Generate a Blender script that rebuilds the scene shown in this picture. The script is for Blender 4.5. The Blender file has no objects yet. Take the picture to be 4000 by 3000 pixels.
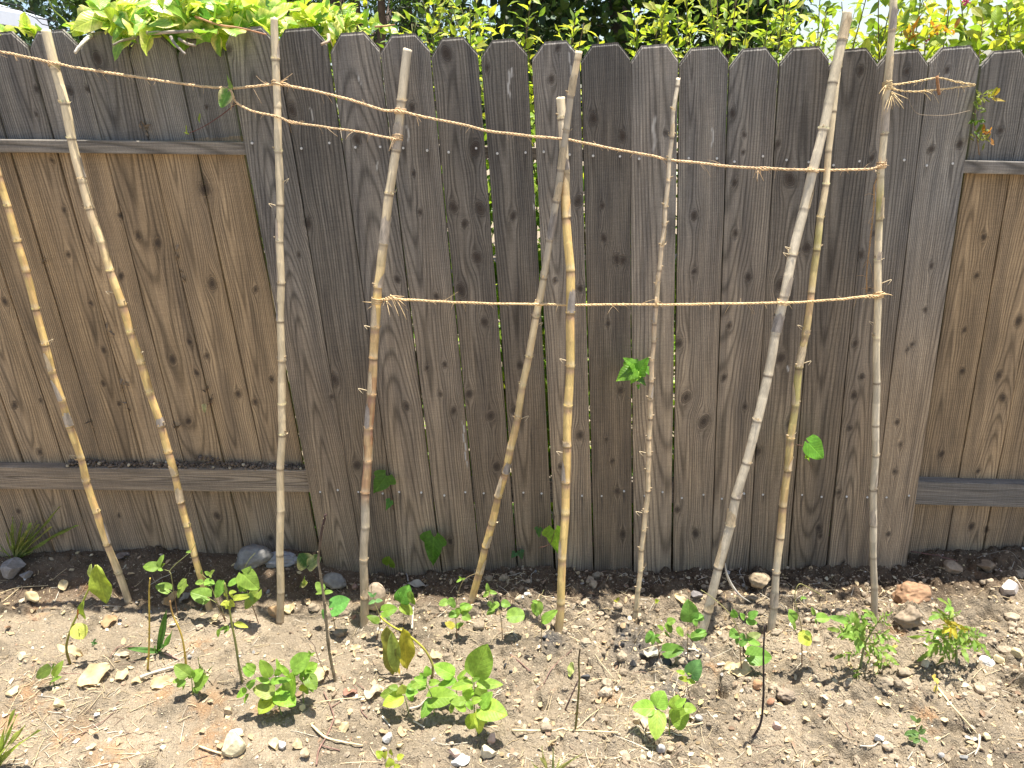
import bpy, math, random
import numpy as np
from mathutils import Vector, Matrix
rng = np.random.default_rng(7)
random.seed(7)
SC = bpy.context.scene
COL = SC.collection
# ------------------------------------------------------------------ camera
FPX, PITCH, ROLL, YAW = 1554.78, .36343, -.07192, -.02815
CAM = np.array([-.2700, -2.2827, 1.5990])
_c, _s = math.cos(YAW), math.sin(YAW)
_F = np.array([_s, _c, 0]); _R = np.array([_c, -_s, 0]); _U = np.array([0, 0, 1.])
F2 = _F*math.cos(PITCH) - _U*math.sin(PITCH); U2 = _U*math.cos(PITCH) + _F*math.sin(PITCH)
R3 = _R*math.cos(ROLL) + U2*math.sin(ROLL); U3 = U2*math.cos(ROLL) - _R*math.sin(ROLL)
cam = bpy.data.cameras.new('camera'); camo = bpy.data.objects.new('camera', cam); COL.objects.link(camo)
cam.sensor_fit = 'HORIZONTAL'; cam.sensor_width = 36.0; cam.lens = FPX/2212*36
cam.clip_start = .05; cam.clip_end = 2000
camo.matrix_world = Matrix(((R3[0], U3[0], -F2[0], CAM[0]), (R3[1], U3[1], -F2[1], CAM[1]), (R3[2], U3[2], -F2[2], CAM[2]), (0, 0, 0, 1)))
SC.camera = camo
# ------------------------------------------------------------------ light
SUN = np.array([.19, .085, 1.0]); SUN /= np.linalg.norm(SUN)
W = bpy.data.worlds.new('World'); SC.world = W; W.use_nodes = True
_n = W.node_tree.nodes; _bg = _n['Background']
_sky = _n.new('ShaderNodeTexSky'); _sky.sky_type = 'NISHITA'; _sky.sun_disc = False
_sky.sun_elevation = math.asin(SUN[2]); _sky.sun_rotation = math.atan2(SUN[0], SUN[1]); _sky.air_density = 1.0; _sky.dust_density = 1.5
W.node_tree.links.new(_sky.outputs[0], _bg.inputs[0]); _bg.inputs[1].default_value = .10
_l = bpy.data.lights.new('sun', 'SUN'); _l.energy = 5.0; _l.angle = math.radians(.5); _l.color = (1, .95, .87)
_lo = bpy.data.objects.new('sun', _l); COL.objects.link(_lo); _lo.rotation_euler = Vector(SUN).to_track_quat('Z', 'Y').to_euler(); _lo.location = (0, 0, 6)
SC.view_settings.view_transform = 'Standard'; SC.view_settings.look = 'None'; SC.view_settings.exposure = 1.2; SC.view_settings.gamma = 1
SC.cycles.max_bounces = 6; SC.cycles.transparent_max_bounces = 8; SC.cycles.use_denoising = True
# ------------------------------------------------------------------ helpers
def ray(px, py): return F2 + R3*(px-1106)/FPX - U3*(py-829.5)/FPX
def aty(px, py, Y):
    d = ray(px, py); return CAM + d*(Y-CAM[1])/d[1]
def atdist(px, py, D):
    d = ray(px, py); return CAM + d*D
K = .553
CR = dict(A=(0, 1950, 1.58), B=(1000, 1950, 1.58), C=(2000, 1950, 1.58), D=(3000, 1950, 1.58),
          Z1=(100, 2100, 2.765), Z2=(800, 2100, 2.765), Z3=(1400, 2200, 2.765), Z4=(2100, 2200, 2.765), Z5=(2700, 2200, 2.765), Z6=(3200, 2200, 2.765), Z7=(800, 2450, 1.813),
          T1=(0, 0, 1.814), T2=(600, 0, 1.814), T3=(1200, 0, 1.814), T4=(1900, 0, 1.814), T5=(2600, 0, 1.814), T6=(3300, 0, 1.814),
          N1=(0, 0, 1.58), N2=(1300, 0, 1.58), N3=(2600, 0, 1.58), N4=(0, 950, 1.58), N5=(1300, 950, 1.58), N6=(2600, 950, 1.58), P=(0, 0, .553))
def cp(k, x, y):
    a = CR[k]; return (a[0]+x/a[2])*K, (a[1]+y/a[2])*K
_T = np.random.default_rng(3).random((8, 256, 256))
def vn(x, y, s=0):
    x = np.asarray(x, float) + s*17.31; y = np.asarray(y, float) + s*9.77
    ix = np.floor(x).astype(int); iy = np.floor(y).astype(int); fx = x-ix; fy = y-iy
    fx = fx*fx*fx*(fx*(fx*6-15)+10); fy = fy*fy*fy*(fy*(fy*6-15)+10)
    T = _T[s % 8]; a = ix & 255; b = (ix+1) & 255; c = iy & 255; d = (iy+1) & 255
    return (T[a, c]*(1-fx)+T[b, c]*fx)*(1-fy) + (T[a, d]*(1-fx)+T[b, d]*fx)*fy
def fbm(x, y, o=4, s=0, g=.5):
    r = 0; A = 1; t = 0
    for i in range(o):
        r = r + A*vn(x*2**i, y*2**i, s+i); t += A; A *= g
    return r/t
def nrm(v): v = np.asarray(v, float); return v/(np.linalg.norm(v, axis=-1, keepdims=True)+1e-12)
def sstep(a, b, x):
    t = np.clip((x-a)/(b-a), 0, 1); return t*t*(3-2*t)
class MB:
    """collects shapes into ONE mesh"""
    def __init__(s): s.V = []; s.F = []; s.C = []; s.L = []; s.n = 0
    def add(s, V, Fs, col=(1, 1, 1), lu=None):
        V = np.asarray(V, float).reshape(-1, 3)
        for f in Fs:
            f = np.asarray(f, int)
            if f.size: s.F.append(f + s.n)
        s.V.append(V); s.n += len(V)
        c = np.asarray(col, float); s.C.append(np.broadcast_to(c, (len(V), 3)))
        s.L.append(np.zeros((len(V), 3)) if lu is None else np.asarray(lu, float))
    def build(s, name, mat, parent=None, loc=None, smooth=True, extra=None):
        return mesh_obj(name, np.concatenate(s.V), s.F, mat, parent, loc, smooth, dict(col=np.concatenate(s.C), lu=np.concatenate(s.L), **(extra or {})))
def mesh_obj(name, V, Fs, mat, parent=None, loc=None, smooth=True, attrs=None):
    me = bpy.data.meshes.new(name)
    if parent is not None:
        p = parent
        while p.parent: p = p.parent
        off = np.array(p.location)
    else: off = np.zeros(3) if loc is None else np.asarray(loc, float)
    me.vertices.add(len(V)); me.vertices.foreach_set('co', (V-off).astype(np.float32).ravel())
    li = np.concatenate([f.ravel() for f in Fs]); lt = np.concatenate([np.full(len(f), f.shape[1]) for f in Fs])
    me.loops.add(len(li)); me.loops.foreach_set('vertex_index', li.astype(np.int32))
    me.polygons.add(len(lt)); me.polygons.foreach_set('loop_start', np.concatenate([[0], np.cumsum(lt)[:-1]]).astype(np.int32))
    me.polygons.foreach_set('loop_total', lt.astype(np.int32))
    me.polygons.foreach_set('use_smooth', np.full(len(lt), bool(smooth)))
    for k, a in (attrs or {}).items():
        a = np.asarray(a, np.float32)
        if a.ndim == 1: me.attributes.new(k, 'FLOAT', 'POINT').data.foreach_set('value', a)
        else: me.attributes.new(k, 'FLOAT_VECTOR', 'POINT').data.foreach_set('vector', a.ravel())
    me.update(calc_edges=True); me.validate()
    me.materials.append(mat)
    o = bpy.data.objects.new(name, me); COL.objects.link(o)
    if parent is not None: o.parent = parent
    else: o.location = off
    return o
def tag(o, label=None, cat=None, group=None, kind=None):
    if label: o['label'] = label
    if cat: o['category'] = cat
    if group: o['group'] = group
    if kind: o['kind'] = kind
    return o
def thing(name, label, cat, loc, group=None):
    o = bpy.data.objects.new(name, None); COL.objects.link(o); o.location = loc; o.empty_display_size = .02
    return tag(o, label, cat, group)
def spline(P, n):
    P = np.asarray(P, float)
    if len(P) == 2: P = np.array([P[0], (P[0]+P[1])/2, P[1]])
    E = np.concatenate([[2*P[0]-P[1]], P, [2*P[-1]-P[-2]]])
    d = np.concatenate([[0], np.cumsum(np.linalg.norm(np.diff(P, axis=0), axis=1))]); t = np.linspace(0, d[-1], n)
    i = np.clip(np.searchsorted(d, t, 'right')-1, 0, len(P)-2); u = ((t-d[i])/(d[i+1]-d[i]+1e-12))[:, None]
    a, b, c, e = E[i], E[i+1], E[i+2], E[i+3]
    return .5*(2*b+(c-a)*u+(2*a-5*b+4*c-e)*u**2+(3*b-3*c+e-a)*u**3)
def frames(P):
    T = nrm(np.gradient(P, axis=0)); ref = np.array([.13, .31, .94]) if abs(T[len(T)//2] @ np.array([.13, .31, .94])) < .9 else np.array([1., 0, 0])
    A = nrm(np.cross(T, ref)); B = np.cross(T, A); return T, A, B
def tube(P, R, n=6, cap=True):
    P = np.asarray(P, float); m = len(P); R = np.broadcast_to(np.asarray(R, float), (m,)) if np.ndim(R) < 2 else R
    T, A, B = frames(P); th = np.linspace(0, 2*np.pi, n, endpoint=False)
    Rr = R[:, None] if R.ndim == 1 else R
    V = P[:, None]+Rr[..., None]*(A[:, None]*np.cos(th)[None, :, None]+B[:, None]*np.sin(th)[None, :, None])
    V = V.reshape(-1, 3); i = np.arange(m-1)[:, None]*n; j = np.arange(n)[None]; k = (j+1) % n
    Q = np.stack([i+j, i+k, i+n+k, i+n+j], -1).reshape(-1, 4); Fs = [Q]
    if cap: Fs += [np.arange(n)[None, ::-1], (np.arange(n)+(m-1)*n)[None]]
    return V, Fs
def grid_faces(nu, nv):
    i = np.arange(nu)[:, None]*(nv+1); j = np.arange(nv)[None]
    return np.stack([i+j, i+j+1, i+nv+2+j, i+nv+1+j], -1).reshape(-1, 4)
def prof(kind, u):
    if kind == 'ivy': w = np.interp(u, [0, .1, .22, .34, .45, .6, .8, 1], [.25, .8, 1, .6, .63, .45, .22, 0]); return w
    e = dict(bean=(.42, .72), heart=(.28, .75), lance=(.7, .75), oval=(.5, .5), blade=(.25, .6), tom=(.5, .8), round=(.35, .42))[kind]
    w = np.maximum(u, 1e-4)**e[0]*np.maximum(1-u, 0)**e[1]; um = e[0]/(e[0]+e[1]); w = w/(um**e[0]*(1-um)**e[1])
    if kind == 'tom': w = w*(.72+.45*np.abs(((u*3.2+.2) % 1)-.15))
    return w
def leaf_batch(p0, ax, nh, wid, kind='bean', nu=5, nv=2, fold=.25, curl=.2, rip=.03, r=rng):
    """n leaf blades at once: p0 base, ax axis vector with length, nh normal hint, wid half width"""
    p0 = np.atleast_2d(p0); n = len(p0); ax = np.broadcast_to(np.atleast_2d(ax), (n, 3)); nh = np.broadcast_to(np.atleast_2d(nh), (n, 3))
    wid = np.broadcast_to(np.asarray(wid, float), (n,)); L = np.linalg.norm(ax, axis=1); a = ax/L[:, None]
    N = nrm(nh-(nh*a).sum(1)[:, None]*a); S = np.cross(a, N)
    u = np.linspace(0, 1, nu+1)[:, None]*np.ones((1, nv+1)); v = np.ones((nu+1, 1))*np.linspace(-1, 1, nv+1)[None]
    w = prof(kind, u); lobe = dict(heart=.24, ivy=.2, round=.15).get(kind, 0)
    ul = u-lobe*v**2*(1-u)**2.5
    fo = np.broadcast_to(np.asarray(fold, float), (n,)); cu = np.broadcast_to(np.asarray(curl, float), (n,))
    ph = r.random((n, 1, 1))*6.28; fr = 7+4*r.random((n, 1, 1))
    h = fo[:, None, None]*np.abs(v)*w*wid[:, None, None] - cu[:, None, None]*L[:, None, None]*u**2 + rip*L[:, None, None]*np.abs(v)*np.sin(fr*u+ph+2*v)
    V = p0[:, None, None]+a[:, None, None]*(ul*L[:, None, None])[..., None]+S[:, None, None]*(v*w*wid[:, None, None])[..., None]+N[:, None, None]*h[..., None]
    Fq = (grid_faces(nu, nv)[None]+(np.arange(n)*(nu+1)*(nv+1))[:, None, None]).reshape(-1, 4)
    lu = np.broadcast_to(np.stack([u, v*w, np.zeros_like(u)], -1)[None], V.shape).copy(); lu[..., 2] = r.random((n, 1, 1))
    return V.reshape(-1, 3), [Fq], lu.reshape(-1, 3), (nu+1)*(nv+1)
def ico(sub=1):
    t = (1+5**.5)/2
    V = nrm(np.array([(-1, t, 0), (1, t, 0), (-1, -t, 0), (1, -t, 0), (0, -1, t), (0, 1, t), (0, -1, -t), (0, 1, -t), (t, 0, -1), (t, 0, 1), (-t, 0, -1), (-t, 0, 1)], float)).tolist()
    Fc = [(0, 11, 5), (0, 5, 1), (0, 1, 7), (0, 7, 10), (0, 10, 11), (1, 5, 9), (5, 11, 4), (11, 10, 2), (10, 7, 6), (7, 1, 8), (3, 9, 4), (3, 4, 2), (3, 2, 6), (3, 6, 8), (3, 8, 9), (4, 9, 5), (2, 4, 11), (6, 2, 10), (8, 6, 7), (9, 8, 1)]
    for _ in range(sub):
        mid = {}; nf = []
        def m(a, b):
            k = (min(a, b), max(a, b))
            if k not in mid: mid[k] = len(V); V.append(nrm(np.array(V[a])+np.array(V[b])).tolist())
            return mid[k]
        for a, b, c in Fc:
            x, y, z = m(a, b), m(b, c), m(c, a); nf += [(a, x, z), (b, y, x), (c, z, y), (x, y, z)]
        Fc = nf
    return np.array(V), np.array(Fc)
ICO = [ico(i) for i in range(5)]
def n3(P, s=0): return (vn(P[:, 0], P[:, 1], s)+vn(P[:, 1]+31.7, P[:, 2], s+1)+vn(P[:, 2]+11.3, P[:, 0]+5.1, s+2))/3-.5
# ------------------------------------------------------------------ materials
def newmat(name):
    m = bpy.data.materials.new(name); m.use_nodes = True; nt = m.node_tree; nt.nodes.clear()
    def N(t, ins=None, **kw):
        nd = nt.nodes.new('ShaderNode'+t)
        for k, v in kw.items(): setattr(nd, k, v)
        for k, v in (ins or {}).items():
            if isinstance(v, bpy.types.NodeSocket): nt.links.new(v, nd.inputs[k])
            else: nd.inputs[k].default_value = v
        return nd
    return m, nt, N
def att(N, k): return N('Attribute', attribute_name=k)
def mth(N, op, a, b=0., c=0.): return N('Math', {0: a, 1: b, 2: c}, operation=op).outputs[0]
def mixc(N, f, a, b, mode='MIX'):
    nd = N('Mix', data_type='RGBA', blend_type=mode); 
    for i, v in ((0, f), (6, a), (7, b)):
        if isinstance(v, bpy.types.NodeSocket): nd.id_data.links.new(v, nd.inputs[i])
        else: nd.inputs[i].default_value = v if i == 0 else (*v, 1)
    return nd.outputs[2]
def ramp(N, f, a, b):
    nd = N('MapRange', {0: f, 1: a[0], 2: a[1], 3: b[0], 4: b[1]}); return nd.outputs[0]
def finish(nt, N, col, rough=.8, bump=None, bd=.002, bs=.6, trans=None, tf=.35, spec=.3):
    p = N('BsdfPrincipled', {'Base Color': col, 'Roughness': rough, 'Specular IOR Level': spec})
    if bump is not None:
        b = N('Bump', {'Height': bump, 'Distance': bd, 'Strength': bs}); nt.links.new(b.outputs[0], p.inputs['Normal'])
    out = N('OutputMaterial'); sh = p.outputs[0]
    if trans is not None:
        t = N('BsdfTranslucent', {'Color': trans}); mx = N('MixShader', {0: tf, 1: sh, 2: t.outputs[0]}); sh = mx.outputs[0]
    nt.links.new(sh, out.inputs['Surface'])
def mat_wood():
    m, nt, N = newmat('weathered_wood')
    ph, kn, we, st, gx, tone = [att(N, k).outputs['Fac'] for k in ('ph', 'kn', 'we', 'st', 'gx', 'tone')]
    geo = N('TexCoord').outputs['Object']; xyz = N('SeparateXYZ', {0: geo})
    vec = N('CombineXYZ', {0: mth(N, 'MULTIPLY', gx, 260.), 1: mth(N, 'MULTIPLY', tone, 37.), 2: mth(N, 'MULTIPLY', xyz.outputs[2], 5.)}).outputs[0]
    streak = N('TexNoise', {'Vector': vec, 'Scale': 1., 'Detail': 4., 'Roughness': .65}).outputs['Fac']
    vec2 = N('CombineXYZ', {0: mth(N, 'MULTIPLY', gx, 24.), 1: mth(N, 'MULTIPLY', tone, 91.), 2: mth(N, 'MULTIPLY', xyz.outputs[2], 2.2)}).outputs[0]
    blot = N('TexNoise', {'Vector': vec2, 'Scale': 1., 'Detail': 3., 'Roughness': .6}).outputs['Fac']
    vec3 = N('CombineXYZ', {0: mth(N, 'MULTIPLY', xyz.outputs[0], 14.), 1: mth(N, 'MULTIPLY', tone, 11.), 2: mth(N, 'MULTIPLY', xyz.outputs[2], 420.)}).outputs[0]
    saw = N('TexNoise', {'Vector': vec3, 'Scale': 1., 'Detail': 2., 'Roughness': .6}).outputs['Fac']
    sp = N('TexNoise', {'Vector': geo, 'Scale': 260., 'Detail': 2.}).outputs['Fac']
    s = mth(N, 'SINE', mth(N, 'MULTIPLY', ph, 6.2832)); ln = mth(N, 'POWER', mth(N, 'MULTIPLY_ADD', s, .5, .5), 3.)
    c = mixc(N, we, (.218, .203, .180), (.385, .275, .160))
    c2 = mixc(N, ramp(N, blot, (.3, .72), (0, 1)), (.62, .62, .64), (1.22, 1.19, 1.14)); c = mixc(N, 1., c, c2, 'MULTIPLY')
    k1 = mth(N, 'MULTIPLY_ADD', ln, -.50, 1.12); k2 = ramp(N, streak, (.25, .75), (.55, 1.38)); k3 = ramp(N, saw, (.3, .7), (.9, 1.08)); k4 = ramp(N, sp, (.3, .7), (.88, 1.1))
    k = mth(N, 'MULTIPLY', mth(N, 'MULTIPLY', k1, k2), mth(N, 'MULTIPLY', k3, k4)); k = mth(N, 'MULTIPLY', k, mth(N, 'MULTIPLY_ADD', tone, .60, .72))
    cc = N('CombineColor', {0: k, 1: k, 2: k}).outputs[0]; c = mixc(N, 1., c, cc, 'MULTIPLY')
    c = mixc(N, mth(N, 'MULTIPLY', kn, .86), c, (.045, .033, .026)); c = mixc(N, mth(N, 'MULTIPLY', st, .75), c, (.05, .043, .038))
    c = mixc(N, mth(N, 'MULTIPLY', att(N, 'pl').outputs['Fac'], ramp(N, streak, (.3, .55), (.35, 1.))), c, (.55, .53, .49))
    h = mth(N, 'ADD', mth(N, 'MULTIPLY', streak, .8), mth(N, 'ADD', mth(N, 'MULTIPLY', ln, -.5), mth(N, 'MULTIPLY', saw, .3)))
    finish(nt, N, c, .82, h, .0022, .7, spec=.25); return m
def mat_vc(name, rough=.8, scale=120., amt=.35, bd=.002, stretch=(1, 1, 1), spec=.3, tf=0., bs=.6):
    m, nt, N = newmat(name); c = att(N, 'col').outputs['Color']
    mp = N('Mapping', {'Vector': N('TexCoord').outputs['Object'], 'Scale': stretch})
    n = N('TexNoise', {'Vector': mp.outputs[0], 'Scale': scale, 'Detail': 4., 'Roughness': .65}).outputs['Fac']
    n2 = N('TexNoise', {'Vector': mp.outputs[0], 'Scale': scale*.22, 'Detail': 3.}).outputs['Fac']
    k = mth(N, 'MULTIPLY', ramp(N, n, (.25, .75), (1-amt, 1+amt)), ramp(N, n2, (.3, .7), (1-amt*.6, 1+amt*.6)))
    c2 = mixc(N, 1., c, N('CombineColor', {0: k, 1: k, 2: k}).outputs[0], 'MULTIPLY')
    finish(nt, N, c2, rough, n, bd, bs, c2 if tf else None, tf, spec); return m
def mat_leaf(name, rough=.42, tf=.4, vein=.35, tw=(1.25, 1.35, .7), spec=.4):
    m, nt, N = newmat(name); c = att(N, 'col').outputs['Color']; lu = N('SeparateXYZ', {0: att(N, 'lu').outputs['Vector']})
    u, v = lu.outputs[0], mth(N, 'ABSOLUTE', lu.outputs[1])
    sv = mth(N, 'FRACT', mth(N, 'MULTIPLY', mth(N, 'SUBTRACT', u, mth(N, 'MULTIPLY', v, .45)), 7.))
    l1 = ramp(N, mth(N, 'ABSOLUTE', mth(N, 'SUBTRACT', sv, .5)), (0., .16), (1, 0)); l2 = ramp(N, v, (.0, .09), (1, 0))
    vv = mth(N, 'MAXIMUM', mth(N, 'MULTIPLY', l1, .6), l2)
    n = N('TexNoise', {'Vector': N('TexCoord').outputs['Object'], 'Scale': 90., 'Detail': 3.}).outputs['Fac']
    k = ramp(N, n, (.3, .7), (.8, 1.2)); c = mixc(N, 1., c, N('CombineColor', {0: mth(N, 'MULTIPLY', k, 1.22), 1: mth(N, 'MULTIPLY', k, 1.08), 2: mth(N, 'MULTIPLY', k, .8)}).outputs[0], 'MULTIPLY')
    c2 = mixc(N, mth(N, 'MULTIPLY', vv, vein), c, mixc(N, 1., c, (1.9, 1.7, 1.7), 'MULTIPLY'))
    finish(nt, N, c2, rough, mth(N, 'SUBTRACT', mth(N, 'MULTIPLY', n, .5), vv), .0012, .6, mixc(N, 1., c2, tw, 'MULTIPLY'), tf, spec); return m
def mat_ground():
    m, nt, N = newmat('garden_soil'); a = att(N, 'col').outputs['Color']; g = N('TexCoord').outputs['Object']
    n1 = N('TexNoise', {'Vector': g, 'Scale': 9., 'Detail': 5., 'Roughness': .65}).outputs['Fac']
    n2 = N('TexNoise', {'Vector': g, 'Scale': 160., 'Detail': 4., 'Roughness': .7}).outputs['Fac']
    vo = N('TexVoronoi', {'Vector': g, 'Scale': 210.}); vd = vo.outputs['Distance']
    k = mth(N, 'MULTIPLY', ramp(N, n1, (.3, .7), (.82, 1.16)), ramp(N, n2, (.25, .75), (.62, 1.3)))
    c = mixc(N, 1., a, N('CombineColor', {0: k, 1: k, 2: k}).outputs[0], 'MULTIPLY')
    rnd = N('SeparateColor', {0: vo.outputs['Color']}).outputs[0]
    c = mixc(N, ramp(N, mth(N, 'MULTIPLY', ramp(N, rnd, (.86, .9), (0, 1)), ramp(N, vd, (.2, .45), (1, 0))), (0, 1), (0, .75)), c, (.52, .44, .32))
    h = mth(N, 'ADD', n2, mth(N, 'MULTIPLY', vd, -.4))
    finish(nt, N, c, .95, h, .010, 1., spec=.12); return m
WOOD = mat_wood(); SOIL = mat_ground()
CANE = mat_vc('dry_cane', .5, 60., .2, .0008, (6, 6, .5), .4)
SHEATH = mat_vc('dry_sheath', .75, 90., .3, .001, (5, 5, .6), .2, .25)
TWINE = mat_vc('twisted_fibre', .8, 300., .3, .0008, (1, 1, 1), .2)
STONE = mat_vc('stone', .85, 70., .3, .003)
STRAW = mat_vc('dry_straw', .7, 60., .25, .0006)
BARK = mat_vc('bark', .85, 50., .35, .004)
LITTER = mat_vc('dead_leaf', .75, 40., .2, .002, (1, 1, 1), .25, .2)
CHAR = mat_vc('charcoal', .55, 60., .4, .003, (1, 1, 1), .5)
STEMM = mat_vc('plant_stem', .5, 80., .15, .0006)
METAL = mat_vc('nail_metal', .4, 200., .2, .0002, (1, 1, 1), .6)
PAINT = mat_vc('painted_wall', .7, 3., .06, .001)
LEAF = mat_leaf('bean_leaf', .45, .42, .3, (1.2, 1.3, .7), .3); IVYL = mat_leaf('ivy_leaf', .35, .42, .5, (1.2, 1.35, .6), .5)
SHRUBL = mat_leaf('shrub_leaf', .4, .45, .3, (1.35, 1.4, .55), .45); TREEL = mat_leaf('tree_leaf', .5, .25, .1, (1.1, 1.3, .6), .3)
# ------------------------------------------------------------------ ground
def zb(x, y):
    x = np.asarray(x, float); y = np.asarray(y, float)
    xc = np.clip(x, -3.2, 2.6)
    z = -.053-.053*xc
    z = z + sstep(-.18, .03, y)*(.075*sstep(-.95, -1.25, x)+.045*sstep(1.0, 1.25, x))
    return z
def gp(px, py):
    z = -.05
    for _ in range(25):
        d = ray(px, py); X = CAM+d*(z-CAM[2])/d[2]; z = float(zb(X[0], X[1]))
    return X
def gpc(k, x, y): return gp(*cp(k, x, y))
def axis(lo, hi, st, far, n):
    f = np.arange(lo, hi+1e-9, st); e = st*np.geomspace(1, (far/st), n); return np.concatenate([(lo-np.cumsum(e))[::-1], f, hi+np.cumsum(e)])
GX = axis(-2.75, 2.15, .004, 60, 26); GY = axis(-1.22, .16, .004, 60, 26)
X, Y = np.meshgrid(GX, GY, indexing='ij'); H = zb(X, Y)
inb = (X > -2.9) & (X < 2.3) & (Y > -1.4) & (Y < .3)
rough = (.5+.5*sstep(-1.2, -.3, X+.5*(fbm(X*2, Y*2, 2, 5)-.5)))*sstep(-1.9, -1.2, -np.abs(Y+.5)-.3)*(.7+.3*sstep(-.95, -.55, Y))
rough = np.where(inb, rough, 0.)
H += np.where(inb, .05*(fbm(X*3.1, Y*3.1, 3, 1)-.5)+rough*(.052*(fbm(X*11, Y*11, 5, 2, .62)-.5)+.019*(np.abs(fbm(X*38, Y*38, 3, 3, .6)-.5)*2)-.010*sstep(.60, .78, fbm(X*26, Y*30, 2, 6))), .06*(fbm(X*1.2, Y*1.2, 3, 1)-.5))
base = H.copy(); i0 = np.searchsorted(GX, -2.75); j0 = np.searchsorted(GY, -1.22)
nx, ny = len(GX), len(GY)
def stamp(cx, cy, r, h, ex=1., s=0, flat=.0):
    R = r*1.5; a, b = np.searchsorted(GX, [cx-R, cx+R]); c, d = np.searchsorted(GY, [cy-R, cy+R])
    if b-a < 2 or d-c < 2: return
    x = X[a:b, c:d]-cx; y = Y[a:b, c:d]-cy
    th = s*1.7; u = (x*math.cos(th)+y*math.sin(th)); v = (-x*math.sin(th)+y*math.cos(th))*ex
    q = np.sqrt(u*u+v*v)/r*(.72+.56*fbm(x/r*2.1+s*3.3, y/r*2.1+s, 3, s % 6))
    hh = h*np.sqrt(np.clip(1-q*q, 0, 1))*(.45+1.1*fbm(x/r*4+s, y/r*4, 3, s % 5))
    bz = base[np.clip(np.searchsorted(GX, cx), 0, nx-1), np.clip(np.searchsorted(GY, cy), 0, ny-1)]
    H[a:b, c:d] = np.where(q < 1, np.maximum(H[a:b, c:d], bz-.25*h+hh), H[a:b, c:d])
def dig(cx, cy, r, h):
    R = r*2; a, b = np.searchsorted(GX, [cx-R, cx+R]); c, d = np.searchsorted(GY, [cy-R, cy+R])
    x = X[a:b, c:d]-cx; y = Y[a:b, c:d]-cy; q = np.sqrt(x*x+y*y)/r*(.7+.6*fbm(x/r*2+cx*9, y/r*2, 3, 4))
    H[a:b, c:d] -= h*sstep(1, .35, q); base[a:b, c:d] -= h*sstep(1, .35, q)
# hollows the photo shows
for k, x, y, r, h in [('Z6', 1800, 560, .05, .035), ('Z6', 1700, 690, .035, .025), ('Z6', 870, 430, .03, .025), ('Z6', 1900, 620, .035, .03), ('Z6', 2100, 700, .03, .02), ('Z6', 1340, 450, .03, .02), ('Z5', 320, 1420, .028, .025), ('Z5', 1000, 1500, .03, .028),
                      ('Z2', 500, 1040, .04, .02), ('Z2', 1520, 1080, .05, .025), ('Z1', 600, 1250, .03, .02), ('D', 550, 1620, .04, .02), ('Z4', 650, 850, .025, .025), ('Z3', 1280, 640, .03, .015), ('D', 1170, 1420, .04, .02), ('Z6', 2100, 1350, .05, .03), ('C', 190, 1270, .025, .02), ('C', 1290, 1190, .03, .02)]:
    p = gpc(k, x, y); dig(p[0], p[1], r, h)
for i in range(7500):
    x = rng.uniform(-2.7, 2.1); y = rng.uniform(-1.2, .13) if i % 3 else rng.uniform(-.5, .05); r = .0035*math.exp(rng.random()**1.7*1.9)
    ff = .25+.75*float(sstep(-1.35, -.4, x+.3*float(vn(x*3, y*3, 6)-.5)))
    if rng.random() > ff: continue
    stamp(x, y, r*1.15, r*rng.uniform(.7, 1.25), rng.uniform(.7, 1.3), i)
for i in range(420):
    x = rng.uniform(-2.0, 2.0); y = rng.uniform(-1.1, -.02)
    if rng.random() > .12+.88*float(sstep(-1.0, .6, x+.5*float(vn(x*3, y*3, 6)-.5))): continue
    r = rng.uniform(.010, .026); stamp(x, y, r, r*rng.uniform(.7, 1.15), rng.uniform(.7, 1.3), i+11)
    if rng.random() < .5: dig(x+rng.normal()*.03, y-r*1.5, r*1.1, r*.6)
for k, x, y, r, h in [('Z6', 970, 610, .040, .062), ('Z6', 1840, 420, .055, .05), ('Z6', 1000, 800, .02, .015), ('Z5', 1050, 1440, .028, .022), ('Z4', 300, 1140, .030, .026), ('Z4', 720, 330, .034, .045), ('Z4', 400, 320, .03, .035), ('Z6', 1080, 1370, .03, .022), ('Z6', 430, 1450, .03, .03), ('Z4', 880, 380, .03, .02), ('Z2', 900, 450, .045, .03), ('Z2', 2090, 440, .035, .03), ('Z3', 220, 200, .03, .03), ('Z3', 450, 190, .032, .035), ('Z3', 800, 150, .035, .03), ('Z4', 130, 300, .03, .03), ('Z4', 560, 300, .035, .03), ('Z6', 1250, 760, .035, .03), ('Z2', 1750, 620, .025, .02), ('Z3', 150, 690, .03, .02), ('Z4', 520, 620, .03, .022), ('Z6', 1450, 300, .03, .02), ('Z6', 1990, 520, .04, .03)]:
    p = gpc(k, x, y); stamp(p[0], p[1], r, h, .9, int(abs(x)) % 97)
def gz(x, y):
    """height of the finished ground"""
    i = np.clip(np.searchsorted(GX, x)-1, 0, nx-2); j = np.clip(np.searchsorted(GY, y)-1, 0, ny-2)
    fx = np.clip((x-GX[i])/(GX[i+1]-GX[i]), 0, 1); fy = np.clip((y-GY[j])/(GY[j+1]-GY[j]), 0, 1)
    return (H[i, j]*(1-fx)+H[i+1, j]*fx)*(1-fy)+(H[i, j+1]*(1-fx)+H[i+1, j+1]*fx)*fy
def onground(k, x, y, up=0.):
    p = gpc(k, x, y)
    for _ in range(4):
        z = float(gz(p[0], p[1])); px, py = cp(k, x, y); d = ray(px, py); p = CAM+d*(z-CAM[2])/d[2]
    p[2] = float(gz(p[0], p[1]))+up; return p
soil = np.ones(X.shape+(3,))*np.array([.335, .272, .19])
t = fbm(X*5, Y*5, 4, 4)[..., None]; soil = soil*(.80+.4*t)*(1-.28*sstep(.52, .72, fbm(X*9+4, Y*9, 4, 5)))[..., None]
soil = soil*(1+.10*(1-rough[..., None]))
org = np.zeros(X.shape)
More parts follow.
